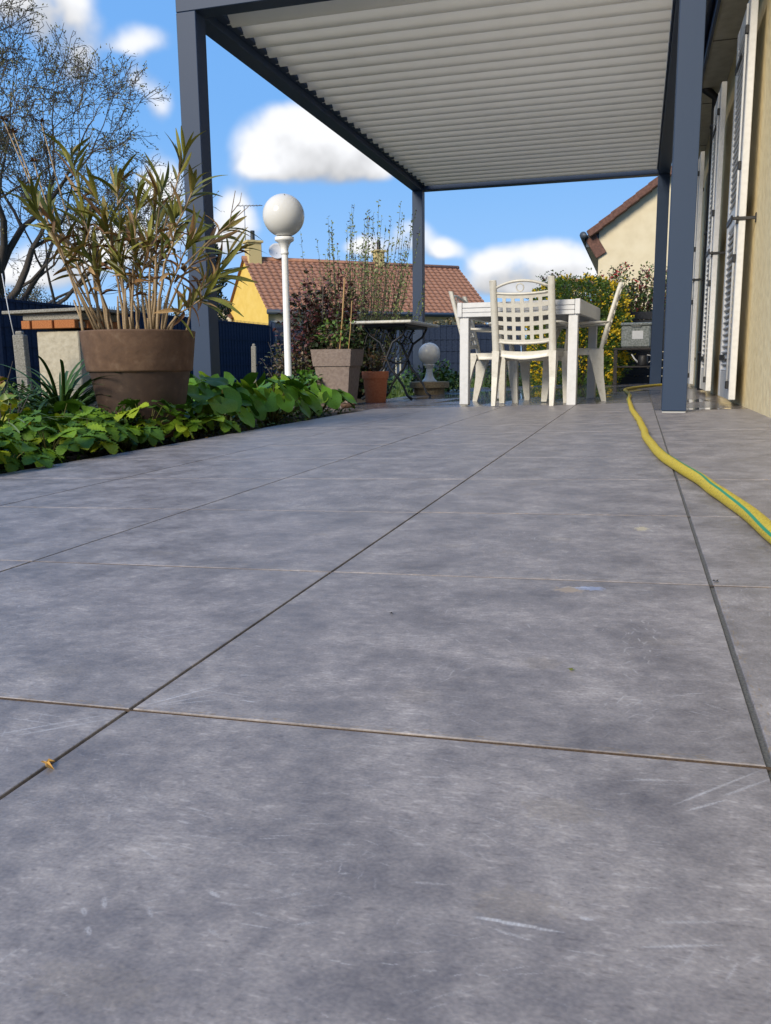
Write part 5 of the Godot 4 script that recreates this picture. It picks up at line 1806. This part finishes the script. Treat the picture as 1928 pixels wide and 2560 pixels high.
func wand_shrub() -> void:
	# upright whippy twigs set with small leaves
	rng.seed = 61
	var t := thing("wand_shrub", "tall shrub of upright twigs with tiny new leaves behind the planter", "shrub", Vector3(-2.86, -0.18, -8.6))
	var st := begin(true)
	var xf := []; var cl := []
	for k in 120:
		var a := R(0, TAU)
		var w := pow(rng.randf(), 0.6)
		var top := Vector3(cos(a) * 0.72 * w + 0.12, R(1.25, 2.18) - 0.7 * w * w * rng.randf(), sin(a) * 0.5 * w)
		var bend := Vector3(cos(a), 0, sin(a)) * 0.12
		var line := []
		for i in 9:
			var f := i / 8.0
			line.append(Vector3(top.x * pow(f, 0.75), top.y * f, top.z * pow(f, 0.75)) + bend * sin(PI * f) * 0.5 + rvec() * 0.010)
		tube(st, line, [0.006, 0.005, 0.0042, 0.0035, 0.003, 0.0026, 0.0022, 0.0016, 0.001], 4)
		for i in range(34, 82):
			if rng.randf() < 0.12: continue
			var f := i / 81.0 * 8.0
			var j := clampi(int(f), 0, 7)
			var p: Vector3 = line[j].lerp(line[j + 1], f - j)
			var d := (Vector3.UP * R(0.1, 0.9) + rvec()).normalized()
			xf.append(Transform3D(facing(d, rvec(), R(1.3, 2.3)), p))
			cl.append(Color(0.13, 0.18, 0.06).lerp(Color(0.21, 0.25, 0.09), rng.randf()) if rng.randf() < 0.88 else Color(0.10, 0.05, 0.045))
	stuff(obj(st, "twigs", M.bark_dark, t))
	swarm(t, "foliage", LEAF.tiny, M.leaf_inst, xf, cl)

func grow(st: SurfaceTool, twigs: SurfaceTool, p: Vector3, d: Vector3, length: float, r: float, depth: int, tips: Array) -> void:
	var n := 4
	var line := [p]
	var rad := [r]
	var dir := d
	for k in n:
		dir = (dir + rvec() * 0.24 + Vector3.UP * (0.06 if depth > 2 else 0.03)).normalized()
		line.append(line[-1] + dir * length / n)
		rad.append(maxf(lerpf(r, r * 0.66, (k + 1.0) / n), 0.005))
	tube(st if r > 0.012 else twigs, line, rad, 7 if r > 0.05 else (5 if r > 0.012 else 3), false)
	if depth <= 2:
		# short spurs with a few leaves each
		for k in range(1, n + 1):
			for m in (1 if depth > 0 or k % 2 == 0 else 0):
				var e := (dir * 0.7 + rvec() * 0.8).normalized()
				var q: Vector3 = line[k] + e * length * R(0.25, 0.55)
				var mid: Vector3 = line[k].lerp(q, 0.5) + rvec() * length * 0.05
				tube(twigs, [line[k], mid, q], [maxf(r * 0.5, 0.0045), maxf(r * 0.4, 0.004), 0.003], 3, false)
				tips.append([q, e])
				tips.append([mid, e])
	if depth == 0:
		tips.append([line[n], dir])
		return
	var kids := 3 if rng.randf() < 0.52 else 2
	for k in kids:
		var side := dir.cross(rvec()).normalized()
		var a := R(0.12, 0.35) if k == 0 else R(0.45, 0.95)
		var nd := (dir * cos(a) + side * sin(a)).normalized()
		var at: Vector3 = line[n] if k < 2 else line[n - 1 - rng.randi() % 2]
		grow(st, twigs, at, nd, length * R(0.64, 0.82), rad[n] * (0.84 if k == 0 else R(0.52, 0.70)), depth - 1, tips)

func big_tree() -> void:
	rng.seed = 2024
	var t := thing("spreading_tree", "large spreading tree with bare dark limbs and sparse spring leaves beyond the fence", "tree", Vector3(-10.7, -0.3, -12.4))
	var tr := begin(true)
	var tw := begin(true)
	var tips := []
	tube(tr, [Vector3(0, 0, 0), Vector3(0.03, 0.5, 0), Vector3(0.08, 1.0, 0.02), Vector3(0.1, 1.5, 0)], [0.30, 0.24, 0.22, 0.21], 12, false)
	var trunk := obj(tr, "trunk", M.bark_dark, t)
	var br := begin(true)
	for q in [[Vector3(0.95, 0.34, 0.1), 1.30, 0.070], [Vector3(0.8, 0.80, 0.25), 1.45, 0.075], [Vector3(0.45, 1.0, -0.3), 1.55, 0.075], [Vector3(0.75, 0.55, -0.5), 1.25, 0.060], [Vector3(-0.5, 1.0, 0.2), 1.5, 0.10], [Vector3(-0.2, 0.9, 0.7), 1.4, 0.09], [Vector3(0.12, 1.2, 0.1), 1.75, 0.085], [Vector3(0.55, 1.0, 0.15), 1.6, 0.078], [Vector3(0.3, 1.1, -0.15), 1.7, 0.078]]:
		grow(br, tw, Vector3(0.09, 1.35, 0), q[0].normalized(), q[1], q[2], 6, tips)
	stuff(obj(br, "limbs", M.bark_dark, t))
	stuff(obj(tw, "twigs", M.bark_twig, t))
	var xf := []; var cl := []
	for q in tips:
		for k in rng.randi_range(0, 2):
			var p: Vector3 = q[0] + rvec() * 0.04
			xf.append(Transform3D(facing((q[1] + rvec() * 0.9).normalized(), rvec(), R(0.6, 1.15)), p))
			cl.append(Color(0.10, 0.095, 0.025).lerp(Color(0.17, 0.155, 0.04), rng.randf()))
	swarm(t, "leaves", LEAF.small, M.leaf_inst, xf, cl)

func far_trees() -> void:
	# bare trees further off on the left, and a dark conifer
	for q in [["distant bare tree low on the horizon behind the barbecue block", Vector3(-17.5, -0.3, -21.0), 0.75, 5], ["distant bare tree behind the oleander pot", Vector3(-15.0, -0.3, -24.5), 0.7, 6], ["distant bare tree peeping left of the cottage", Vector3(-19.8, -0.3, -32.0), 0.8, 9]]:
		rng.seed = 500 + q[3]
		var t := thing("bare_tree", q[0], "tree", q[1])
		var br := begin(true); var tw := begin(true); var tips := []
		var tr := begin(true)
		tube(tr, [Vector3.ZERO, Vector3(0.05, 0.8, 0)], [0.16, 0.12], 8, false)
		obj(tr, "trunk", M.bark_dark, t)
		for k in 6:
			var a := TAU * k / 6.0
			grow(br, tw, Vector3(0.05, 0.75, 0), Vector3(cos(a) * 0.8, 0.9, sin(a) * 0.8).normalized(), 1.05 * q[2], 0.06, 4, tips)
		stuff(obj(br, "limbs", M.bark_dark, t))
		stuff(obj(tw, "twigs", M.bark_twig, t))
		var xf := []; var cl := []
		for s in tips:
			for k in 2:
				xf.append(Transform3D(facing(rvec(), rvec(), R(1.0, 1.8)), s[0] + rvec() * 0.1))
				cl.append(Color(0.11, 0.10, 0.045) * R(0.7, 1.2))
		swarm(t, "leaves", LEAF.small, M.leaf_inst, xf, cl)
	rng.seed = 78
	var c := thing("conifer", "dark narrow conifer behind the front pergola post", "tree", Vector3(-6.95, -0.3, -13.2))
	var tk := begin(true)
	tube(tk, [Vector3.ZERO, Vector3(0, 2.9, 0)], [0.07, 0.015], 8)
	obj(tk, "trunk", M.bark_dark, c)
	var xf := []; var cl := []
	for k in 9000:
		var y := pow(rng.randf(), 1.3) * 3.0
		var r := (0.50 * (1.0 - y / 3.1) + 0.05) * pow(rng.randf(), 0.35) * (1.0 + 0.25 * sin(y * 14.0))
		var a := R(0, TAU)
		xf.append(Transform3D(facing(Vector3(cos(a) * 0.7, R(0.2, 1.0), sin(a) * 0.7).normalized(), rvec(), R(0.8, 1.6)), Vector3(cos(a) * r, y + 0.1, sin(a) * r)))
		cl.append(Color(0.016, 0.030, 0.014) * R(0.6, 1.5))
	swarm(c, "foliage", LEAF.small, M.leaf_inst, xf, cl)

func hedge() -> void:
	# golden-variegated evergreen, clipped; grows before the screen at the end of the terrace
	rng.seed = 91
	var t := thing("golden_hedge", "clipped evergreen shrub with yellow flower clusters behind the table", "shrub", Vector3(-0.80, -0.05, -11.55))
	var nz := noise(92, 2.2, 3)
	var st := begin(true)
	for k in 16:
		var d := Vector3(R(-0.45, 0.45), R(0.7, 1.2), R(-0.25, 0.25))
		tube(st, [Vector3(d.x * 0.15, 0, d.z * 0.15), Vector3(d.x * 0.6, d.y * 0.5, d.z * 0.6), d], [0.014, 0.010, 0.003], 5)
	stuff(obj(st, "branches", M.bark_dark, t))
	var xf := []; var cl := []; var fx := []; var fc := []
	for k in 21000:
		var y := R(0.04, 1.40)
		var wx := 0.56 + 0.14 * sin(y * 2.6) + 0.10 * nz.get_noise_2d(y * 1.5, 3.0)
		if y > 1.2: wx *= sqrt(maxf(0.0, 1.0 - pow((y - 1.2) / 0.23, 2.0)))
		var a := R(0, TAU)
		var r := pow(rng.randf(), 0.28) * (1.0 + 0.16 * nz.get_noise_3d(cos(a) * 1.5, y * 1.6, sin(a) * 1.5))
		var p := Vector3(cos(a) * wx * r, y, sin(a) * 0.36 * r)
		var out := (Vector3(cos(a), 0.35, sin(a)) + rvec() * 0.7).normalized()
		var f := nz.get_noise_3d(p.x * 2.4 + 5.0, p.y * 2.4, p.z * 2.0)
		if f > 0.13 and r > 0.70 and rng.randf() < 0.75:
			fx.append(Transform3D(facing(out, rvec(), R(0.7, 1.2)), p + out * 0.025))
			fc.append(Color(0.78, 0.50, 0.012).lerp(Color(0.86, 0.64, 0.03), rng.randf()))
		else:
			xf.append(Transform3D(facing(out, rvec(), R(0.55, 0.95)), p))
			cl.append(Color(0.06, 0.13, 0.016).lerp(Color(0.15, 0.23, 0.022), clampf(0.5 + f + R(-0.4, 0.4), 0, 1)))
	swarm(t, "foliage", LEAF.small, M.leaf_inst, xf, cl)
	swarm(t, "blossom", LEAF.small, M.leaf_inst, fx, fc)
	# the purple-leaved shrub with red flowers, right of it, and its wild shoots above
	rng.seed = 95
	var u := thing("red_shrub", "straggling purple-leaved shrub with red flowers beside the golden hedge", "shrub", Vector3(-0.12, -0.05, -12.6))
	var s2 := begin(true)
	xf = []; cl = []; fx = []; fc = []
	for k in 150:
		var tip := Vector3(R(-1.3, 0.62), R(0.75, 1.66), R(-0.35, 0.45))
		if tip.x < -0.5 and tip.y > 1.55: tip.y -= 0.1
		var foot := Vector3(tip.x * 0.25, 0, tip.z * 0.3)
		var line := []
		for i in 7:
			var f := i / 6.0
			line.append(foot.lerp(tip, f) + rvec() * 0.03 * f + Vector3(0, 0.10 * sin(PI * f), 0))
		tube(s2, line, [0.009, 0.007, 0.006, 0.005, 0.004, 0.003, 0.0015], 4)
		for i in 120:
			var f := pow(rng.randf(), 0.33) * 6.0
			var j := clampi(int(f), 0, 5)
			var p: Vector3 = line[j].lerp(line[j + 1], f - j) + rvec() * R(0.0, 0.12)
			xf.append(Transform3D(facing(rvec(), rvec(), R(0.7, 1.3)), p))
			var g := rng.randf()
			cl.append(Color(0.075, 0.038, 0.03).lerp(Color(0.12, 0.05, 0.04), rng.randf()) if g < 0.4 else (Color(0.55, 0.40, 0.02) if g > 0.93 else Color(0.08, 0.125, 0.025)) * R(0.7, 1.5))
		if rng.randf() < 0.34 and tip.x > -0.8:
			for i in 16:
				fx.append(Transform3D(facing(rvec(), rvec(), R(0.6, 1.0)), tip + rvec() * 0.045 - Vector3(0, 0.05, 0)))
				fc.append(Color(0.46, 0.03, 0.04).lerp(Color(0.60, 0.07, 0.06), rng.randf()))
	stuff(obj(s2, "branches", M.bark_dark, u))
	swarm(u, "foliage", LEAF.small, M.leaf_inst, xf, cl)
	swarm(u, "blossom", LEAF.small, M.leaf_inst, fx, fc)

func garden() -> void:
	pots()
	oleander()
	# bergenias
	bergenia("bergenia clump with large round leaves right of the clay pot", Vector3(-2.16, -0.07, -4.02), 22, 0.22, 0.26, 701)
	bergenia("bergenia clump at the foot of the front pergola post", Vector3(-2.30, -0.07, -4.45), 22, 0.24, 0.28, 702)
	bergenia("bergenia clump spilling over the tiles halfway to the planter", Vector3(-2.14, -0.07, -4.78), 22, 0.22, 0.26, 703)
	bergenia("bergenia clump in front of the lamp post", Vector3(-2.30, -0.07, -5.25), 22, 0.25, 0.26, 704)
	bergenia("bergenia clump nearest the square planter", Vector3(-2.16, -0.07, -5.62), 20, 0.23, 0.22, 705)
	bergenia("bergenia clump standing tall behind the others by the post", Vector3(-2.62, -0.07, -4.60), 14, 0.20, 0.36, 706)
	bergenia("bergenia clump between clay pot and pergola post", Vector3(-2.45, -0.07, -4.05), 14, 0.18, 0.22, 707)
	# strawberries
	var ord := ["first", "second", "third", "fourth", "fifth", "sixth", "seventh", "eighth", "ninth", "tenth"]
	var k := 0
	var rows := [["in the row along the tiles", [[-2.06, -2.02], [-2.04, -2.20], [-2.04, -2.38], [-2.06, -2.62], [-2.07, -2.88], [-2.08, -3.12], [-2.10, -3.36], [-2.12, -3.58], [-2.09, -3.78]]], ["in the second row behind the tile edge", [[-2.28, -2.15], [-2.22, -2.42], [-2.25, -2.68], [-2.27, -2.95], [-2.26, -3.18]]], ["in the back row before the daylilies", [[-2.42, -2.35], [-2.46, -2.62], [-2.50, -2.92], [-2.68, -2.48], [-2.66, -2.75], [-2.72, -3.02]]]]
	for row in rows:
		for j in row[1].size():
			var q: Array = row[1][j]
			strawberry("toothed-leaved strawberry plant, %s from the left %s" % [ord[j], row[0]], Vector3(q[0], -0.07, q[1]), 15, 800 + k, (0.15 if q[1] > -2.9 else 0.20) + 0.05 * sin(k * 2.3))
			k += 1
	strap_clump("daylily clump with long arching dark leaves left of the clay pot", Vector3(-2.66, 0.0, -3.50), 110, 1.25, [0, 1, 1], 901)
	strap_clump("daylily clump behind the strawberries at the left edge", Vector3(-2.86, -0.02, -3.12), 44, 1.0, [0, 1], 902)
	strap_clump("pale strappy leaves standing up among the strawberries", Vector3(-2.36, 0.0, -2.72), 16, 0.75, [2, 2, 0], 903)
	strap_clump("daylily clump in front of the barbecue block", Vector3(-3.35, -0.08, -4.25), 34, 0.9, [0, 1], 904)
	strap_clump("pale strappy leaves at the far left of the bed", Vector3(-2.46, 0.0, -2.52), 12, 0.7, [2, 0], 905)
	leafy("young_rose", "young rose shoots with yellow and bronze leaves at the left edge", Vector3(-2.62, -0.07, -2.95), Vector3(0.24, 0.40, 0.18), 130, LEAF.mid, [Color(0.38, 0.33, 0.02), Color(0.25, 0.22, 0.02), Color(0.22, 0.09, 0.02), Color(0.10, 0.15, 0.02)], 911)
	leafy("young_rose", "young rose shoots with pointed yellow leaves before the pale strappy leaves", Vector3(-2.32, -0.07, -2.66), Vector3(0.22, 0.28, 0.16), 80, LEAF.mid, [Color(0.40, 0.36, 0.02), Color(0.28, 0.28, 0.02), Color(0.12, 0.18, 0.02)], 912)
	var low := [Color(0.035, 0.085, 0.016), Color(0.05, 0.12, 0.018), Color(0.075, 0.15, 0.02), Color(0.028, 0.06, 0.014)]
	leafy("leafy_weed", "dense low green weeds beside the clay pot on the left", Vector3(-2.62, -0.09, -3.35), Vector3(0.28, 0.24, 0.26), 900, LEAF.small, low, 921)
	leafy("leafy_weed", "dense low green weeds hiding the foot of the clay pot", Vector3(-2.22, -0.09, -3.26), Vector3(0.28, 0.20, 0.14), 700, LEAF.small, low, 922)
	leafy("leafy_weed", "low dark green weeds in front of the barbecue block", Vector3(-3.45, -0.1, -3.8), Vector3(0.5, 0.30, 0.45), 1300, LEAF.small, low, 923)
	leafy("leafy_weed", "dark green weeds below the left fence stake", Vector3(-3.9, -0.12, -4.6), Vector3(0.6, 0.34, 0.5), 1500, LEAF.small, low, 924)
	leafy("leafy_weed", "low green weeds behind the bergenias by the pergola post", Vector3(-3.0, -0.1, -5.3), Vector3(0.55, 0.2, 0.5), 1100, LEAF.small, low, 925)
	leafy("hydrangea", "bright green leafy plant between lamp post and square planter", Vector3(-2.68, -0.1, -6.75), Vector3(0.24, 0.38, 0.3), 520, LEAF.mid, [Color(0.07, 0.17, 0.02), Color(0.10, 0.23, 0.025), Color(0.05, 0.12, 0.018)], 931)
	leafy("dry_bush", "brown-green faded bush behind the lamp post foot", Vector3(-3.35, -0.15, -8.1), Vector3(0.38, 0.75, 0.35), 1500, LEAF.small, [Color(0.13, 0.085, 0.05), Color(0.09, 0.085, 0.03), Color(0.06, 0.075, 0.022), Color(0.19, 0.13, 0.085)], 932)
	# the shrubs in the middle
	wand_shrub()
	leafy("purple_shrub", "dense purple-brown shrub left of the upright twigs", Vector3(-3.12, -0.15, -8.35), Vector3(0.55, 1.50, 0.42), 3600, LEAF.mid, [Color(0.11, 0.038, 0.042), Color(0.15, 0.055, 0.055), Color(0.065, 0.045, 0.03), Color(0.04, 0.056, 0.025)], 941, 0.45, 12)
	leafy("dark_shrub", "dark green shrub behind the square planter", Vector3(-2.85, -0.15, -8.25), Vector3(0.50, 0.98, 0.40), 2600, LEAF.mid, [Color(0.022, 0.040, 0.014), Color(0.032, 0.055, 0.018), Color(0.018, 0.030, 0.012), Color(0.05, 0.035, 0.022)], 942, 0.45, 10)
	var pl := leafy("planter_rose", "thin rose bush with small green leaves growing in the square planter", Vector3(-2.425, 0.395, -6.83), Vector3(0.26, 0.32, 0.18), 330, LEAF.small, [Color(0.06, 0.12, 0.02), Color(0.09, 0.16, 0.025), Color(0.15, 0.10, 0.05)], 943)
	for q in [[Vector3(-2.39, 0.34, -6.76), Vector3(-2.335, 0.98, -6.78), 0.0065], [Vector3(-2.30, 0.34, -6.72), Vector3(-2.262, 0.79, -6.74), 0.004]]:
		var sb := begin(true)
		tube(sb, [q[0], q[0].lerp(q[1], 0.5) + Vector3(0.006, 0, 0), q[1]], [q[2]], 8)
		var o := obj(sb, numbered("bamboo_stake"), M.bamboo)
		tag(o, "thick bamboo stake leaning in the square planter" if q[2] > 0.005 else "thin pale stake at the corner of the square planter", "stake")
	leafy("pot_plant", "dry straggly plant in the small terracotta pot", Vector3(-2.26, 0.19, -7.36), Vector3(0.15, 0.24, 0.13), 130, LEAF.small, [Color(0.10, 0.10, 0.03), Color(0.16, 0.09, 0.04), Color(0.07, 0.09, 0.025)], 944, 0.6, 16)
	leafy("border_plant", "green leafy border plant under the stone table", Vector3(-2.95, -0.15, -9.2), Vector3(0.42, 0.45, 0.4), 1200, LEAF.mid, [Color(0.03, 0.07, 0.016), Color(0.045, 0.10, 0.018), Color(0.022, 0.05, 0.014)], 951)
	leafy("border_plant", "green leafy border plant behind the small globe lamp", Vector3(-2.45, -0.15, -10.4), Vector3(0.55, 0.50, 0.35), 1400, LEAF.mid, [Color(0.03, 0.07, 0.016), Color(0.05, 0.12, 0.02), Color(0.022, 0.05, 0.014)], 952)
	leafy("border_plant", "tall weedy border plants between small globe lamp and table", Vector3(-1.75, -0.15, -11.6), Vector3(0.55, 0.55, 0.3), 1300, LEAF.small, [Color(0.035, 0.08, 0.016), Color(0.06, 0.12, 0.02), Color(0.10, 0.09, 0.04)], 953)
	leafy("dry_hedge", "strip of dry beige foliage above the back fence", Vector3(-3.3, 0.62, -15.9), Vector3(1.5, 0.55, 0.3), 2200, LEAF.mid, [Color(0.20, 0.13, 0.06), Color(0.13, 0.10, 0.04), Color(0.09, 0.09, 0.03), Color(0.26, 0.17, 0.07)], 954)
	hedge()
	big_tree()
	far_trees()
	grass()

func grass() -> void:
	rng.seed = 99
	var xf := []; var cl := []
	for k in 9000:
		var p := Vector3(R(-4.2, 0.1), -0.22, R(-14.6, -10.9))
		if p.z > -12.1 and p.x > -2.5: p = Vector3(R(-4.2, -1.3), -0.22, R(-14.6, -12.15))
		xf.append(Transform3D(facing((Vector3.UP + rvec() * 0.5).normalized(), rvec(), R(0.5, 1.5)), p))
		cl.append(Color(0.045, 0.10, 0.015).lerp(Color(0.11, 0.17, 0.03), rng.randf()))
	var g := swarm(self, "grass", LEAF.grass, M.leaf_inst, xf, cl)
	tag(g, "rough green grass along the foot of the back fence", "grass")
	# ground cover that fills the bed between the plants
	xf = []; cl = []
	for k in 5200:
		var p := Vector3(R(-3.4, -2.0), -0.075 + absf(rng.randfn(0, 0.03)), R(-6.0, -1.9))
		xf.append(Transform3D(facing((Vector3.UP * 0.5 + rvec()).normalized(), (Vector3.UP + rvec() * 0.4).normalized(), R(0.5, 1.1)), p))
		cl.append(Color(0.028, 0.065, 0.012).lerp(Color(0.07, 0.13, 0.02), rng.randf()))
	var c := swarm(self, "ground_cover", LEAF.small, M.leaf_inst, xf, cl)
	tag(c, "small-leaved ground cover filling the flower bed", "ground cover")

func _ready() -> void:
	light_and_camera()
	shared_materials()
	extra_materials()
	more_materials()
	backdrop_materials()
	pot_materials()
	plant_materials()
	terrace()
	ground()
	pergola()
	house()
	backdrop()
	white_table()
	add_chair("white plastic armchair with lattice back turned to the viewer", Vector3(-0.768, fy(-0.77), -6.03), deg_to_rad(-4))
	add_chair("white plastic armchair in profile on the right of the table", Vector3(-0.275, fy(-0.3), -6.74), deg_to_rad(92))
	add_chair("white plastic armchair on the left, mostly hidden behind the table", Vector3(-1.285, fy(-1.28), -6.86), deg_to_rad(-94))
	stone_table()
	globe_lamps()
	hose()
	far_corner()
	garden()
	water_film("puddle", "", Vector2(0.33, -5.15), Vector2(0.22, 0.09), 5)
	water_film("puddle_001", "", Vector2(-0.95, -8.95), Vector2(0.95, 1.9), 6)
	water_film("puddle_002", "", Vector2(-1.75, -8.2), Vector2(0.5, 0.35), 7)
	water_film("puddle_003", "", Vector2(0.36, -6.2), Vector2(0.16, 0.22), 8)
	water_film("puddle_004", "", Vector2(-1.6, -6.45), Vector2(0.4, 0.05), 9)
	litter()
